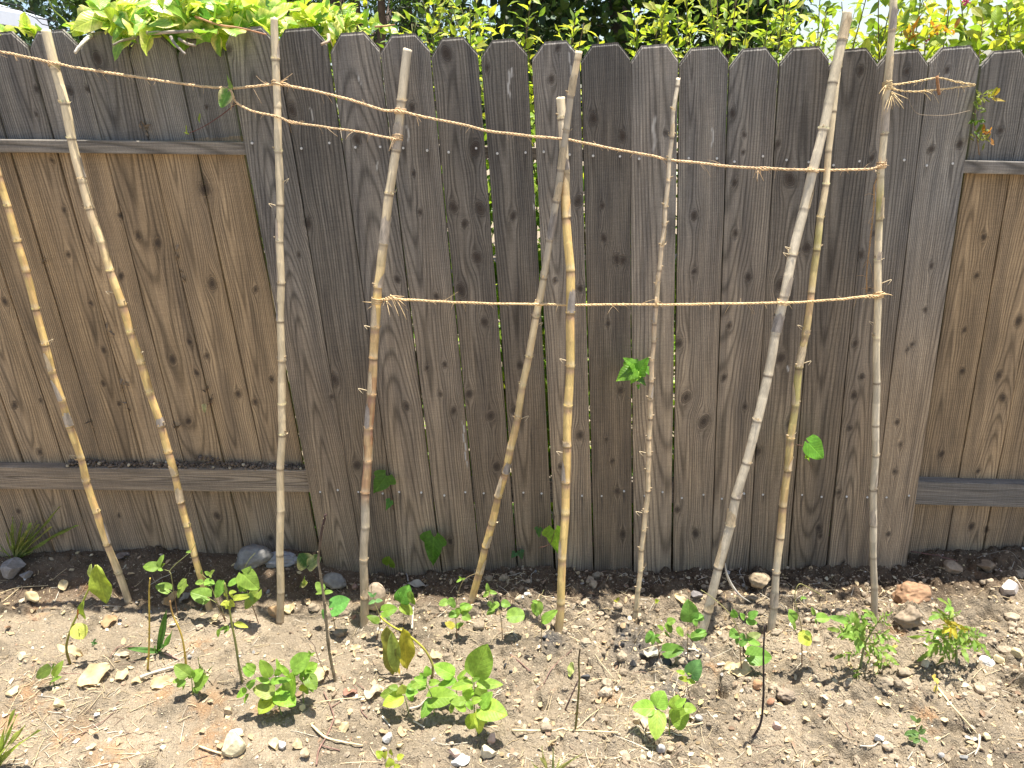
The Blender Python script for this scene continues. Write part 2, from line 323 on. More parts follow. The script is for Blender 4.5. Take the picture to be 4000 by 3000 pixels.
for k, x, y, r in [('A', 255, 700, .06), ('A', 1290, 1250, .07), ('A', 1310, 1470, .09), ('A', 1330, 1600, .08), ('A', 180, 1190, .06), ('A', 30, 1380, .09), ('A', 420, 1470, .07), ('A', 540, 550, .05), ('A', 240, 1310, .04), ('A', 1230, 910, .05), ('B', 60, 1290, .06), ('A', 1000, 1180, .06), ('D', 990, 1370, .04), ('D', 800, 820, .04), ('D', 1280, 430, .04), ('Z6', 2130, 1150, .02), ('C', 1220, 1080, .03), ('Z4', 740, 1380, .04), ('A', 700, 1560, .07)]:
    p = gpc(k, x, y); q = np.sqrt((X-p[0])**2+(Y-p[1])**2)/r; org = np.maximum(org, sstep(1.25, .2, q*(.6+.8*fbm(X*22, Y*22, 4, 5)))*.62*sstep(.25, .6, fbm(X*55, Y*55, 3, 2)))
soil = soil*(1-org[..., None])+np.array([.44, .25, .12])*org[..., None]*(.8+.4*t)
ash = np.zeros(X.shape)
for k, x, y, r in [('Z4', 1050, 930, .10), ('Z4', 1500, 1030, .09), ('Z4', 160, 910, .06), ('Z4', 1760, 1000, .05), ('Z4', 1480, 1400, .05), ('Z4', 930, 800, .05), ('Z4', 1300, 1150, .06), ('Z5', 60, 980, .05)]:
    p = gpc(k, x, y); q = np.sqrt((X-p[0])**2+(Y-p[1])**2)/r; ash = np.maximum(ash, sstep(1.2, .1, q*(.5+fbm(X*30, Y*30, 3, 6)))*.75)
soil = soil*(1-ash[..., None])+np.array([.11, .105, .10])*ash[..., None]
fence_shade = sstep(-.25, -.10, Y+.12*(fbm(X*8, Y*8, 3, 7)-.5))*sstep(.35, .25, Y)      # fence-foot shadow painted into the soil colour along the boards
soil = soil*(1-.58*fence_shade[..., None]*np.array([.9, 1, 1.05]))
far = sstep(1.6, 6, np.maximum(np.abs(X), np.abs(Y)))[..., None]; soil = soil*(1-far)+np.array([.32, .26, .185])*far
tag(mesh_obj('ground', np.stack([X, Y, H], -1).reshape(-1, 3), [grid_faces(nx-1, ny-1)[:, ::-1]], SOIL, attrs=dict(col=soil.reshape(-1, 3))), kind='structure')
# ------------------------------------------------------------------ fence
KN = dict(N1=[(600, 360, 11), (225, 550, 6), (225, 705, 5), (425, 560, 7), (535, 550, 6), (850, 1455, 8), (970, 1500, 9), (1260, 1170, 14), (395, 1295, 6), (740, 1330, 7), (420, 1570, 7), (600, 1430, 7), (1410, 305, 9), (1800, 680, 15), (1900, 1380, 11), (1845, 1570, 5), (1270, 660, 5), (320, 990, 6)],
          N4=[(30, 360, 9), (560, 370, 6), (640, 660, 7), (635, 865, 6), (1310, 250, 13), (1170, 610, 8), (1065, 720, 11), (1275, 695, 7), (1165, 1100, 10), (1470, 930, 10), (1575, 980, 8), (1575, 285, 7), (1675, 840, 7), (90, 1000, 8), (245, 1290, 9), (2065, 840, 14), (2045, 950, 6), (1215, 800, 7), (745, 205, 8), (250, 970, 5), (735, 990, 5)],
          N2=[(700, 330, 14), (950, 415, 6), (1378, 295, 7), (1340, 490, 10), (490, 665, 9), (145, 865, 9), (880, 915, 14), (1600, 730, 11), (1780, 840, 9), (500, 1070, 5), (540, 1310, 6), (745, 1280, 12), (910, 1285, 14), (815, 1380, 10), (890, 1590, 13), (1110, 1335, 9), (1510, 1240, 12), (1660, 1270, 6), (1670, 1470, 8), (1750, 1600, 10), (2055, 820, 6)],
          N5=[(790, 290, 14), (400, 225, 8), (935, 485, 11), (1525, 280, 9), (1370, 230, 6), (455, 1005, 9), (840, 930, 12), (975, 1065, 13), (1010, 1380, 12), (1115, 1030, 8), (1155, 755, 8), (1530, 1185, 11), (1700, 495, 6), (2135, 620, 12), (2180, 950, 16), (1790, 105, 8), (1780, 910, 9), (150, 1370, 13), (1760, 1530, 9), (1410, 1380, 8), (660, 930, 6), (690, 750, 7), (640, 330, 7), (745, 1035, 9), (580, 770, 6), (1690, 1210, 5), (1725, 1345, 6)],
          N3=[(1205, 435, 8), (1745, 430, 7), (1500, 440, 8), (415, 700, 8), (485, 830, 6), (690, 890, 7), (765, 1105, 15), (175, 1330, 10), (430, 1440, 8), (425, 1130, 7), (870, 1530, 13), (1290, 1440, 7), (1210, 1570, 8), (1645, 920, 9), (1820, 890, 9), (2065, 805, 9), (1965, 1465, 9), (1280, 975, 8), (480, 940, 5)],
          N6=[(710, 255, 14), (710, 710, 12), (175, 175, 8), (235, 1100, 17), (1260, 285, 7), (1170, 620, 8), (1210, 825, 8), (1160, 940, 8), (1130, 1140, 7), (1640, 140, 7), (1600, 410, 7), (1520, 625, 6), (1425, 1105, 7), (1445, 1240, 8), (1410, 1410, 7), (1920, 200, 7), (1845, 535, 7), (1830, 790, 8), (2175, 480, 11), (2055, 815, 9), (2080, 955, 9), (1705, 1300, 9), (1930, 1405, 7), (510, 210, 9), (390, 510, 7), (360, 830, 8), (490, 1010, 7), (760, 1115, 10), (570, 1285, 11), (1060, 1540, 8), (1490, 655, 5)],
          C=[(1020, 65, 9), (1130, 210, 11), (690, 215, 10), (260, 110, 5)], D=[(310, 178, 8), (735, 215, 8), (1255, 170, 10), (1350, 190, 8), (320, 230, 7), (455, 390, 6)], A=[(1340, 105, 11), (115, 75, 7), (735, 100, 6)], B=[(90, 240, 9), (1200, 260, 8)])
KNOTS = np.array([[*(aty(*cp(k, x, y), 0. if True else 0)[[0, 2]]), a*.00104] for k, l in KN.items() for x, y, a in l])
KNB = np.array([[*(aty(*cp(k, x, y), .055)[[0, 2]]), a*.00104] for k, l in KN.items() for x, y, a in l])
PALE_RUNS = [(*aty(*cp(k, x, y0), 0)[[0, 2]], aty(*cp(k, x+dx, y1), 0)[2], w) for k, x, y0, y1, dx, w in [('N2', 1080, 430, 610, 5, .004), ('N2', 1097, 415, 480, 5, .003), ('N2', 1985, 715, 945, -5, .006), ('N2', 455, 770, 880, 10, .003), ('N2', 268, 1000, 1055, 3, .003), ('N3', 292, 785, 915, -4, .0035), ('N2', 150, 440, 530, 6, .0025), ('N2', 1450, 240, 520, 10, .002), ('N5', 800, 1100, 1390, 20, .0025), ('N1', 1915, 660, 760, 6, .003), ('N2', 1240, 1200, 1300, 3, .002), ('N6', 752, 755, 795, 0, .004)]]
def grain(x, z, seed, kn, horiz=False):
    r = np.random.default_rng(seed)
    if horiz: x, z = z, x
    Xc = x+.006*(fbm(z*1.7+seed*3.1, z*0+seed, 2, seed % 7)-.5)*2+.0035*(fbm(x*25+seed, z*5, 3, (seed+2) % 7)-.5)*2
    kd = np.zeros_like(x); kr = np.full_like(x, 9.)
    for kx, kz, a in kn:
        dx = x-kx; dz = z-kz; e = 1.25+.5*r.random(); ang = (r.random()-.5)*.8; u = dx*math.cos(ang)+dz*math.sin(ang); v = (-dx*math.sin(ang)+dz*math.cos(ang))/e
        r1 = np.sqrt(u*u+v*v); R2 = dx*dx+(dz/2.1)**2; A = 1.5*a
        Xc -= dx*A*A/np.maximum(R2, A*A)*np.exp(-np.sqrt(R2)/(5*a))*1.0
        rr = r1/a*(.85+.3*fbm(x*90+kx*50, z*90, 2, seed % 5)); kd = np.maximum(kd, sstep(1.15, .35, rr)*(.8+.2*r.random())+.45*sstep(1.9, .9, rr)*(.5+.5*np.sin(rr*9))); kr = np.minimum(kr, r1/a)
        kd = np.maximum(kd, .35*sstep(1., .0, np.abs(dx)/(a*.8))*sstep(a*6, a, np.abs(dz))*r.random())
    qs = r.random() < .5; x0 = r.uniform(-.12, .12) if qs else r.uniform(-.045, .045); D = (r.uniform(.05, .16) if qs else r.uniform(.012, .07))+r.choice([-1, 1])*r.uniform(.012, .045)*(z-.8)+.03*(fbm(z*1.3+seed, z*0+3.3, 2, 3)-.5)
    rad = np.sqrt((Xc-x0)**2+D*D); ph = rad/r.uniform(.0042, .0068)+1.2*(fbm(x*14+seed*5, z*2, 2, 1)-.5)
    ph = np.where(kr < 1.25, kr*3.5, ph)
    return ph, np.clip(kd, 0, 1), Xc+.3*D
def picket(cx, w, z0, tops, y0, th, parent, seed, kn, we, name='picket', lean=0., nailz=(), fine=True, shoulder=None):
    """dog-eared board: fine front face, sides, top and back"""
    nxx, nzz = (max(8, int(w/.0042)), 430) if fine else (6, 12)
    r = np.random.default_rng(seed); ch = r.uniform(.031, .039); sl = r.uniform(1.12, 1.3)
    xs = np.linspace(-w/2, w/2, nxx+1); xs = np.sort(np.concatenate([xs, [-w/2+ch, w/2-ch]])); nxx = len(xs)-1
    top = tops-np.maximum(0, np.abs(xs)-(w/2-ch))*sl+.0022*(fbm(xs*160+seed, xs*0, 2, 2)-.5)
    tt = np.linspace(0, 1, nzz+1)
    x = np.broadcast_to(xs[:, None], (nxx+1, nzz+1)); z = z0+tt[None]*(top[:, None]-z0)
    wob = .0016*(fbm(z*5+seed, x*0+seed, 2, 4)-.5)
    cup = r.uniform(-1, 1)*.0016*(1-(2*x/w)**2)
    y = y0+cup+.0016*sstep(w/2-.005, w/2, np.abs(x))
    tw = r.uniform(-.004, .004)
    def P(x, y, z): return np.stack([cx+x+lean*(z-.9)+wob_of(z), y+tw*(z-.8)*x/w*2, z], -1)
    def wob_of(z): return .0018*(fbm(z*2.2+seed*1.3, z*0+seed, 2, 4)-.5)*2
    y = y+np.where(tt[None] > .9965, .0034, 0)*(.35+1.1*fbm(x*220+seed, x*0+seed, 2, 3))
    front = P(x, y, z); Vs = [front.reshape(-1, 3)]; Fs = [grid_faces(nxx, nzz)]; xz = [np.stack([x, z], -1).reshape(-1, 2)]; n = front.shape[0]*front.shape[1]
    def strip(f, fx):
        nonlocal n
        b = f.copy(); b[:, 1] = y0+th; m = len(f); Vs.append(np.concatenate([f, b])); xz.append(np.concatenate([fx, fx+[.006, 0]]))
        i = np.arange(m-1); Fs.append(np.stack([i, i+1, i+1+m, i+m], -1)+n); n += 2*m
    strip(front[0], np.stack([x[0], z[0]], -1)); strip(front[-1], np.stack([x[-1], z[-1]], -1)); strip(front[:, -1], np.stack([x[:, -1], z[:, -1]], -1)); strip(front[:, 0], np.stack([x[:, 0], z[:, 0]], -1))
    bk = np.concatenate([front[:, -1], front[::-1, 0]]); bk[:, 1] = y0+th; Vs.append(bk); m = nxx+1; i = np.arange(m-1); Fs.append(np.stack([i, i+1, 2*m-2-i, 2*m-1-i], -1)+n); xz.append(np.concatenate([np.stack([x[:, -1], z[:, -1]], -1), np.stack([x[::-1, 0], z[::-1, 0]], -1)]))
    V = np.concatenate(Vs); q = np.concatenate(xz)
    ph, kd, gx = grain(q[:, 0], q[:, 1], seed, kn)
    st = np.zeros(len(q))
    for nx_, nz in nailz:
        d = q[:, 0]-nx_-.002*np.sin(q[:, 1]*60); dz = nz-q[:, 1]; st = np.maximum(st, sstep(.007, .001, np.abs(d))*sstep(-.004, .002, dz)*sstep(r.uniform(.05, .12), .005, dz)*r.uniform(.5, 1.))
    st = np.maximum(st, .55*sstep(.035, .0, q[:, 1]-z0)*fbm(q[:, 0]*60, q[:, 1]*30+seed, 2, 3))
    pl = np.zeros(len(q))
    for sx, s1, s0, sw in PALE_RUNS:
        if abs(sx-cx) < w/2: t_ = (s1-q[:, 1])/(s1-s0); pl = np.maximum(pl, sstep(sw, sw*.3, np.abs(q[:, 0]+cx-sx-.003*np.sin(q[:, 1]*90)))*sstep(-.05, .1, t_)*sstep(1.05, .8, t_))
    weather = np.clip(we(q[:, 0]+cx, q[:, 1])+.25*(fbm(q[:, 0]*9+seed, q[:, 1]*2.5, 3, 2)-.5), 0, 1)
    return mesh_obj(name, V, Fs, WOOD, parent, smooth=False, attrs=dict(ph=ph, kn=kd, gx=gx, st=st, pl=pl, we=weather, tone=np.full(len(q), .12 if seed == 15 else np.random.default_rng(seed*7+1).random() if seed < 100 else np.random.default_rng(seed*7+1).uniform(.32, .68))))
def plank(P0, P1, h, d, parent, seed, name='rail', we=.2):
    """horizontal rail: P0, P1 top front corners"""
    P0 = np.array(P0); P1 = np.array(P1); L = np.linalg.norm(P1-P0); n = max(4, int(L/.012)); m = 24; a = (P1-P0)/L; r = np.random.default_rng(seed)
    s = np.linspace(0, L, n+1); prf = np.array([(0, d), (0, .003), (.0008, .0008), (.003, 0)]+[(h*q, 0) for q in np.linspace(.08, .93, m)]+[(h-.0008, .0008), (h, .003), (h, d)])
    k = len(prf); V = P0[None, None]+a[None, None]*s[:, None, None]+np.array([0, 0, -1.])[None, None]*prf[None, :, 0, None]+np.array([0, 1., 0])[None, None]*prf[None, :, 1, None]
    V = V+np.array([0, 0, 1])*(.002*(fbm(s*3+seed, s*0, 2, 2)-.5))[:, None, None]
    F = [grid_faces(n, k-1)]; e = np.arange(k); F += [e[None], (e+n*k)[None, ::-1], np.stack([np.arange(n)*k, np.arange(n)*k+k, np.arange(n)*k+2*k-1, np.arange(n)*k+k-1], -1)]
    q = np.stack([np.broadcast_to(s[:, None], (n+1, k)), np.broadcast_to((prf[:, 0]+prf[:, 1])[None], (n+1, k))], -1).reshape(-1, 2)
    ph, kd, gx = grain(q[:, 1]-h/2, q[:, 0], seed, [(r.uniform(-h/3, h/3), r.uniform(.1, L), .009) for _ in range(int(L*1.2))])
    return mesh_obj(name, V.reshape(-1, 3), F, WOODH, parent, smooth=False, attrs=dict(ph=ph, kn=kd, gx=gx, st=0*ph, we=np.full(len(ph), we)+.2*(fbm(q[:, 0]*3, q[:, 1]*20, 2, 1)-.5), tone=np.full(len(ph), r.uniform(.3, .8))))
WOODH = WOOD.copy(); WOODH.name = 'weathered_rail_wood'          # grain runs along the rail
for nd in list(WOODH.node_tree.nodes):
    if nd.type == 'SEPXYZ':
        nt = WOODH.node_tree; ox, oz = nd.outputs[0], nd.outputs[2]
        lx = [(l.to_socket) for l in ox.links]; lz = [(l.to_socket) for l in oz.links]
        for s_ in lx: nt.links.new(oz, s_)
        for s_ in lz: nt.links.new(ox, s_)
PW = .1445
edges = [528, 630, 741, 845, 950, 1051.5, 1156, 1261, 1363, 1463, 1568, 1671, 1774, 1873, 1977, 2084]
ex = np.array([aty(px, 314+(px-553)*.03, 0)[0] for px in edges])
el = np.array([aty(px, 1064+(px-743)*.006, 0)[0] for px in [668, 758.5, 845, 934, 1022, 1106, 1190, 1277, 1366.5, 1455, 1542, 1627, 1714.5, 1802, 1896, 1979]])
gap = np.array([0, .003, .003, .0055, .004, .0075, .010, .005, .0045, .0065, .004, .004, .0035, .004, .0035, 0])
tpx = [(550, 57), (648, 60), (750, 70), (869, 73), (980, 80), (1090, 84), (1200, 88), (1307, 93), (1415, 96), (1518, 101), (1629, 103), (1739, 101), (1849, 104), (1956, 108), (2064, 100)]
fence = thing('board_fence', 'middle stretch of the fence, grey pickets nailed over the near side of the rails', 'fence', (0, .02, 0), 'stretches of the board fence')
def wc(x, z): return .05+.55*sstep(1.45+-.09*x, .35, z)
nails = []
for i in range(15):
    xm = (ex[i]+ex[i+1]+el[i]+el[i+1])/4; w = (ex[i+1]-ex[i]+el[i+1]-el[i])/2-(gap[i]+gap[i+1])/2; xm += (gap[i]-gap[i+1])/4
    lean = ((ex[i]+ex[i+1])-(el[i]+el[i+1]))/2/1.17*.7
    zt = aty(*tpx[i], 0)[2]; z0 = -.06-.05*xm-.05
    kn = [(kx-xm, kz, a) for kx, kz, a in KNOTS if abs(kx-xm) < w/2+.01]
    r = np.random.default_rng(100+i); a, b = r.uniform(.22, .34, 2); c, d = r.uniform(.2, .34, 2)
    zu = 1.452-.0961*xm; zl = .2805-.0727*xm
    nl = [(-a*w, zu+r.uniform(-.008, .008)), (b*w, zu+r.uniform(-.008, .008)), (-c*w, zl+r.uniform(-.012, .012)), (d*w, zl+r.uniform(-.012, .012))]
    pk = picket(xm, w, z0, zt, 0., .0155, fence, 11+i, kn, wc, lean=lean, nailz=nl)
    hd = MB()
    for nx_, nz in nl:
        m = MB(); th = np.linspace(0, 2*np.pi, 9)[:-1]; R = .0045
        ring = np.stack([xm+nx_+lean*(nz-.9)+R*np.cos(th), 0*th-.0006, nz+R*np.sin(th)], -1); top = ring.copy(); top[:, 1] = -.0022; top[:, 0] = xm+nx_+lean*(nz-.9)+(R*.8)*np.cos(th); top[:, 2] = nz+R*.8*np.sin(th); ring[:, 1] = .004
        j = np.arange(8); m.add(np.concatenate([ring, top]), [np.stack([j, (j+1) % 8, (j+1) % 8+8, j+8], -1), (j+8)[None, ::-1]], (.62, .61, .58)); m.build('nail', METAL, pk, smooth=False)
RU = lambda x: 1.466-.0961*x
RL = lambda x: .325-.0727*x
plank((-1.02, .0165, RU(-1.02)), (1.02, .0165, RU(1.02)), .036, .038, fence, 61); plank((-1.02, .0165, RL(-1.02)), (1.02, .0165, RL(1.02)), .089, .038, fence, 62)
# left stretch: boards nailed behind the rails
lf = thing('board_fence', 'left stretch of the fence with its two rails showing and tan boards behind them', 'fence', (-2, .07, 0), 'stretches of the board fence')
YB = .055
lb = np.array([aty(px, 1064, YB)[0] for px in (73, 159, 243, 327, 415, 499, 581, 667)])
bx = [lb[0]-PW*i for i in range(11, 0, -1)]+list(lb)
def wl(x, z): return np.where(z > 1.58-.0*x, .02, .62+.3*(1-sstep(.3, 1.0, np.abs(z-1.0))))
ltop = {0: (17, 69), 1: (112, 65), 2: (219, 68), 3: (336, 75), 4: (434, 80), 5: (520, 84), 6: (600, 88)}
nb = len(bx)-1
tb = [np.interp(0, [0, 1], [0, 0])]
for i in range(nb):
    xm = (bx[i]+bx[i+1])/2; w = bx[i+1]-bx[i]-.004; z0 = .0-.05*xm-.02
    j = min(ltop, key=lambda q: abs(aty(*ltop[q], YB)[0]-xm)); tx = aty(*ltop[j], YB); zt = tx[2]-.075*(xm-tx[0])
    vis = xm > -2.6
    kn = [(kx-xm, kz, a) for kx, kz, a in KNB if abs(kx-xm) < w/2+.01]
    picket(xm, w, z0, zt, YB, .0155, lf, 211+i, kn, wl, lean=np.random.default_rng(i).uniform(-.003, .003), fine=vis)
xr = ex[0]-.002
for (pa, pb, h, sd) in [((0, 301), (525, 306.5), .038, 71), ((0, 1009), (662, 1016.5), .09, 72)]:
    A_ = aty(*pa, .0165); B_ = aty(*pb, .0165); s_ = (B_[2]-A_[2])/(B_[0]-A_[0]); x1 = (xr if sd == 71 else el[0]-.002)+.004
    x1 = xr-.001 if sd == 71 else el[0]-.001
    plank((-3.8, .0165, A_[2]+s_*(-3.8-A_[0])), (x1, .0165, A_[2]+s_*(x1-A_[0])), h, .038, lf, sd, we=.12 if sd == 71 else .45)
rf = thing('board_fence', 'right stretch of the fence, brown boards set back beyond the last grey picket', 'fence', (1.6, .07, 0), 'stretches of the board fence')
rb = [aty(*cp('N6', 1805, 1460), YB)[0], aty(*cp('N6', 2045, 1460), YB)[0]]
bxr = [rb[0]-PW, rb[0], rb[1]]+[rb[1]+PW*i for i in range(1, 8)]
def wr(x, z): return np.where(z > 1.335, .02, .75+.2*(1-sstep(.3, .9, np.abs(z-.8))))
for i in range(len(bxr)-1):
    xm = (bxr[i]+bxr[i+1])/2; w = bxr[i+1]-bxr[i]-.004
    zt = (1.665 if i < 1 else 1.652 if i == 1 else 1.632)-.06*(xm-1.2)
    kn = [(kx-xm, kz, a) for kx, kz, a in KNB if abs(kx-xm) < w/2+.01]
    picket(xm, w, -.22, zt, YB, .0155, rf, 311+i, kn, wr, fine=xm < 1.75)
for (pa, pb, h, sd) in [((2085, 346.5), (2212, 350), .038, 81), ((1978, 1040), (2212, 1047), .095, 82)]:
    A_ = aty(*pa, .0165); B_ = aty(*pb, .0165); s_ = (B_[2]-A_[2])/(B_[0]-A_[0]); x0 = (ex[-1] if sd == 81 else el[-1])+.002
    plank((x0, .0165, A_[2]+s_*(x0-A_[0])), (2.6, .0165, A_[2]+s_*(2.6-A_[0])), h, .038, rf, sd, we=.03)
# ------------------------------------------------------------------ canes
GOLD = (.76, .54, .20); BEIGE = (.76, .60, .36); PALE = (.80, .66, .43); GREY = (.52, .44, .32); LGREY = (.67, .57, .41); RED = (.47, .20, .085); OLIVE = (.54, .47, .17); BROWN = (.38, .27, .14); DUST = (.42, .33, .21)
CANES = []
def cane(i, px, ytop, r0, r1, nodes, stops, label, sheath=.4, frays=.5, cat='cane', wob=.003, rag=False):
    r = np.random.default_rng(900+i)
    b = gp(*px[-1]); b[2] = float(gz(b[0], b[1]))
    n = len(px); P = []
    y0, y1 = px[0][1], px[-1][1]
    for (x, y) in px:
        t = (y1-y)/(y1-y0); P.append(aty(x, y, b[1]+(ytop-b[1])*t))
    P = np.array(P)[::-1]
    P = np.concatenate([[P[0]+(P[0]-P[1])/np.linalg.norm(P[0]-P[1])*.05], P])
    L = np.linalg.norm(np.diff(P, axis=0), axis=1).sum(); m = int(L/.0055)
    C = spline(P, m); s = np.linspace(0, L, m)
    C[:, 0] += wob*(fbm(s*5+i*3, s*0+i, 2, 1)-.5)*2
    CANES.append((C, y0, y1, r0, r1))
    ns = [.05+.03*r.random()]
    while ns[-1] < L-.05: ns.append(ns[-1]+nodes*r.uniform(.82, 1.2))
    ns = np.array(ns[:-1] if L-ns[-1] < .012 else ns); ns = ns[ns < L-.01]
    R = 1.13*(r0+(r1-r0)*(s/L)); dn = s[:, None]-ns[None]; k = np.abs(dn).argmin(1); d = dn[np.arange(m), k]
    R = R*(1+.05*np.exp(-(d/.004)**2)-.03*np.exp(-((d+.009)/.004)**2)+.02*np.sin(k*2.3)); kk = (k*37 % 7)/7-.5
    # zig-zag of the culm from node to node
    C[:, 0] += .0022*np.interp(s, ns, ((np.arange(len(ns)) % 2)*2-1)*r.uniform(.3, 1, len(ns)))
    nsd = 14; T, A, B = frames(C); th = np.linspace(0, 2*np.pi, nsd, endpoint=False)
    lump = 1+.05*(vn(s[:, None]*18+i, th[None]*1.3+np.zeros((m, 1)), 2)-.5)*2
    V, Fs = tube(C, R[:, None]*lump, nsd, cap=False)
    # open, split top
    end = np.arange(nsd)+(m-1)*nsd; inn = V[end]*1.0; ctr = C[-1]; inner = ctr+(inn-ctr)*.62; deep = inner-T[-1]*.02
    V[end] += T[-1]*(r.random((nsd, 1))*.012 if rag else r.random((nsd, 1))*.003)
    V = np.concatenate([V, inner, deep, [ctr-T[-1]*.02]]); e = m*nsd; j = np.arange(nsd); j2 = (j+1) % nsd
    Fs += [np.stack([end[j], end[j2], e+j2, e+j], -1), np.stack([e+j, e+j2, e+nsd+j2, e+nsd+j], -1), np.stack([e+nsd+j, e+nsd+j2, np.full(nsd, e+2*nsd)], -1)]
    ts = np.array([q[0] for q in stops]); cs = np.array([q[1] for q in stops]); tl = s/L
    col = np.stack([np.interp(tl, ts, cs[:, q]) for q in range(3)], -1)
    col = np.repeat(col[:, None], nsd, 1); sn = fbm(s[:, None]*3+i*7+k[:, None]*.7, th[None]*2.2+np.zeros((m, 1)), 3, 3)[..., None]
    col = col*(.72+.56*sn)*(1+.28*kk[:, None, None])
    red = (sstep(.5, .72, fbm(s[:, None]*6+i, th[None]*.8+k[:, None]*3.1, 2, 5))*(.75 if i == 4 else .28))[..., None]; gold = np.clip(col[..., :1]-col[..., 2:]*1.9, 0, .3)/.3
    red = red*(sstep(.62, .4, tl)[:, None, None] if i == 4 else 1); col = col*(1-red*gold)+np.array([.40, .15, .09])*red*gold
    lowd = np.exp(-((d+.012)/.009)**2)[:, None, None]*.55*gold; col = col*(1-lowd)+np.array([.30, .16, .16])*lowd
    up = np.exp(-((d-.010)/.008)**2)[:, None, None]*.4; col = col*(1-up)+np.array([.72, .60, .40])*up
    ring = np.exp(-((d+.0035)/.0024)**2)[:, None, None]*.8; col = col*(1-ring)+np.array([.10, .06, .04])*ring
    soil = (sstep(.16, .04, s)*.6)[:, None, None]; col = col*(1-soil)+np.array([.36, .27, .18])*soil
    col = np.concatenate([col.reshape(-1, 3), np.tile([.55, .42, .25], (nsd, 1)), np.tile([.16, .11, .07], (nsd+1, 1))])
    root = thing('cane', label, cat, tuple(C[0]), 'garden canes standing in a row before the fence')
    mesh_obj('culm', V, Fs, CANE, root, attrs=dict(col=col))
    # leaf sheaths left at the nodes: torn partial sleeves
    for q, sn_ in enumerate(ns):
        if sn_ < .1 or sn_ > L-.03: continue
        if r.random() < sheath:
            a = int(np.searchsorted(s, sn_)); ln = r.uniform(.02, .09) if r.random() < .6 else r.uniform(.055, max(.06, nodes*.95)); b_ = min(m-1, a+max(4, int(ln/.0055)))
            if b_-a < 4: continue
            span = r.uniform(1.8, 5.2); a0 = r.uniform(-3.1, 3.1); nn = 11; tt = np.linspace(0, 1, b_-a)[:, None]; av = a0+np.linspace(-span/2, span/2, nn)[None]*(1-.35*tt**2)
            jag = r.random(nn)*.035; rad = (R[a:b_, None]*1.07+.0006)*(1+.12*tt**3*r.random())
            W_ = C[a:b_, None]+rad[..., None]*(A[a:b_, None]*np.cos(av)[..., None]+B[a:b_, None]*np.sin(av)[..., None])
            W_ = W_-T[a:b_, None]*(jag[None]*tt**2*ln*6)[..., None]
            cg = np.array(r.choice([0, 1, 2], p=[.5, .3, .2]) == 0) ; c0 = np.array([(.68, .55, .36), (.55, .47, .37), (.40, .35, .30)][int(r.choice(3, p=[.5, .3, .2]))])
            cc = c0*(.7+.6*fbm(av*3+q, tt*2+0*av, 3, 2))[..., None]
            m_ = MB(); m_.add(W_.reshape(-1, 3), [grid_faces(b_-a-1, nn-1)], cc.reshape(-1, 3)); m_.build('sheath', SHEATH, root)
        if r.random() < frays:                                   # ragged collar above the node, a few loose fibres, a bud stub
            a = int(np.searchsorted(s, sn_)); nn = 23; span = r.uniform(3., 6.2); a0 = r.uniform(-3.1, 3.1); av = a0+np.linspace(-span/2, span/2, nn)[None]; tt = np.linspace(0, 1, 4)[:, None]; m_ = MB()
            rad = (R[a]*1.02+.0004)*(1+tt*(.01+.16*r.random(nn)[None])); hh = tt*(.0005+.0085*r.random(nn)[None]**2.5)
            W_ = C[a][None, None]+rad[..., None]*(A[a]*np.cos(av)[..., None]+B[a]*np.sin(av)[..., None])+T[a]*hh[..., None]
            m_.add(W_.reshape(-1, 3), [grid_faces(3, nn-1)], (np.clip(col.reshape(-1, 3)[a*nsd]*1.15+.04, 0, .8)*(.6+.6*fbm(av*4+q, tt*2+0*av, 2, 1))[..., None]).reshape(-1, 3))
            for _ in range(int(r.integers(0, 4)) if i != 7 else int(r.integers(1, 4))):
                ang = r.uniform(0, 6.28) if r.random() < .6 else r.choice([0, 3.14])+r.uniform(-.6, .6)
                d0 = A[a]*math.cos(ang)+B[a]*math.sin(ang); p = C[a]+d0*R[a]; ln = r.uniform(.005, .013) if r.random() < .88 else r.uniform(.015, .04); o = r.uniform(.1, .8)
                v, f, lu, _k = leaf_batch([p], [(T[a]*(.9-o*.6*r.random())+d0*o*1.1)*ln], [d0+.2], r.uniform(.0012, .0034), 'blade', 5, 2, .3, r.uniform(-.6, .6), .1, r)
                m_.add(v, f, np.array((.68, .54, .35))*r.uniform(.5, 1.1))
            if i == 7 or r.random() < .12:
                sg = 1 if q % 2 else -1; d0 = nrm(np.array([sg*.9, -.35, .6])); V_, F_i = ICO[1]; k_ = V_*[.0026, .0026, .0026]; k_ = k_+np.maximum(V_ @ d0, 0)[:, None]*d0*r.uniform(.003, .009); m_.add(k_+C[a]+d0*R[a]*1.0+T[a]*.004, [F_i], np.array((.58, .45, .28))*r.uniform(.6, 1.1))
            m_.build('husk_collar', SHEATH, root)
    if sheath > .2:
        for _ in range(2):
            a = int(r.uniform(.25, .8)*m); d0 = nrm(np.array([r.choice([-1, 1]), -.4, .1])); p = C[a]+d0*R[a]; t_ = np.linspace(0, 1, 12); sz = r.uniform(.012, .03)
            cu = np.stack([p[0]+d0[0]*sz*np.sin(t_*2.6)*1.1, p[1]-.01*t_, p[2]+sz*(t_*1.2-1.4*t_**3)], -1)
            m_ = MB(); v, f = tube(cu, .0014*(1-.6*t_), 4); m_.add(v, f, (.72, .60, .40)); m_.build('curled_strip', SHEATH, root)
    return root
cane(1, [(-58, 150), (0, 385), (60, 600), (110, 790), (165, 960), (205, 1100), (280, 1305)], -0.03, .0105, .0085, .105, [(0, DUST), (.1, BEIGE), (.2, GOLD), (1, GOLD)], 'golden cane cut off by the left edge of the picture', .45, .9)
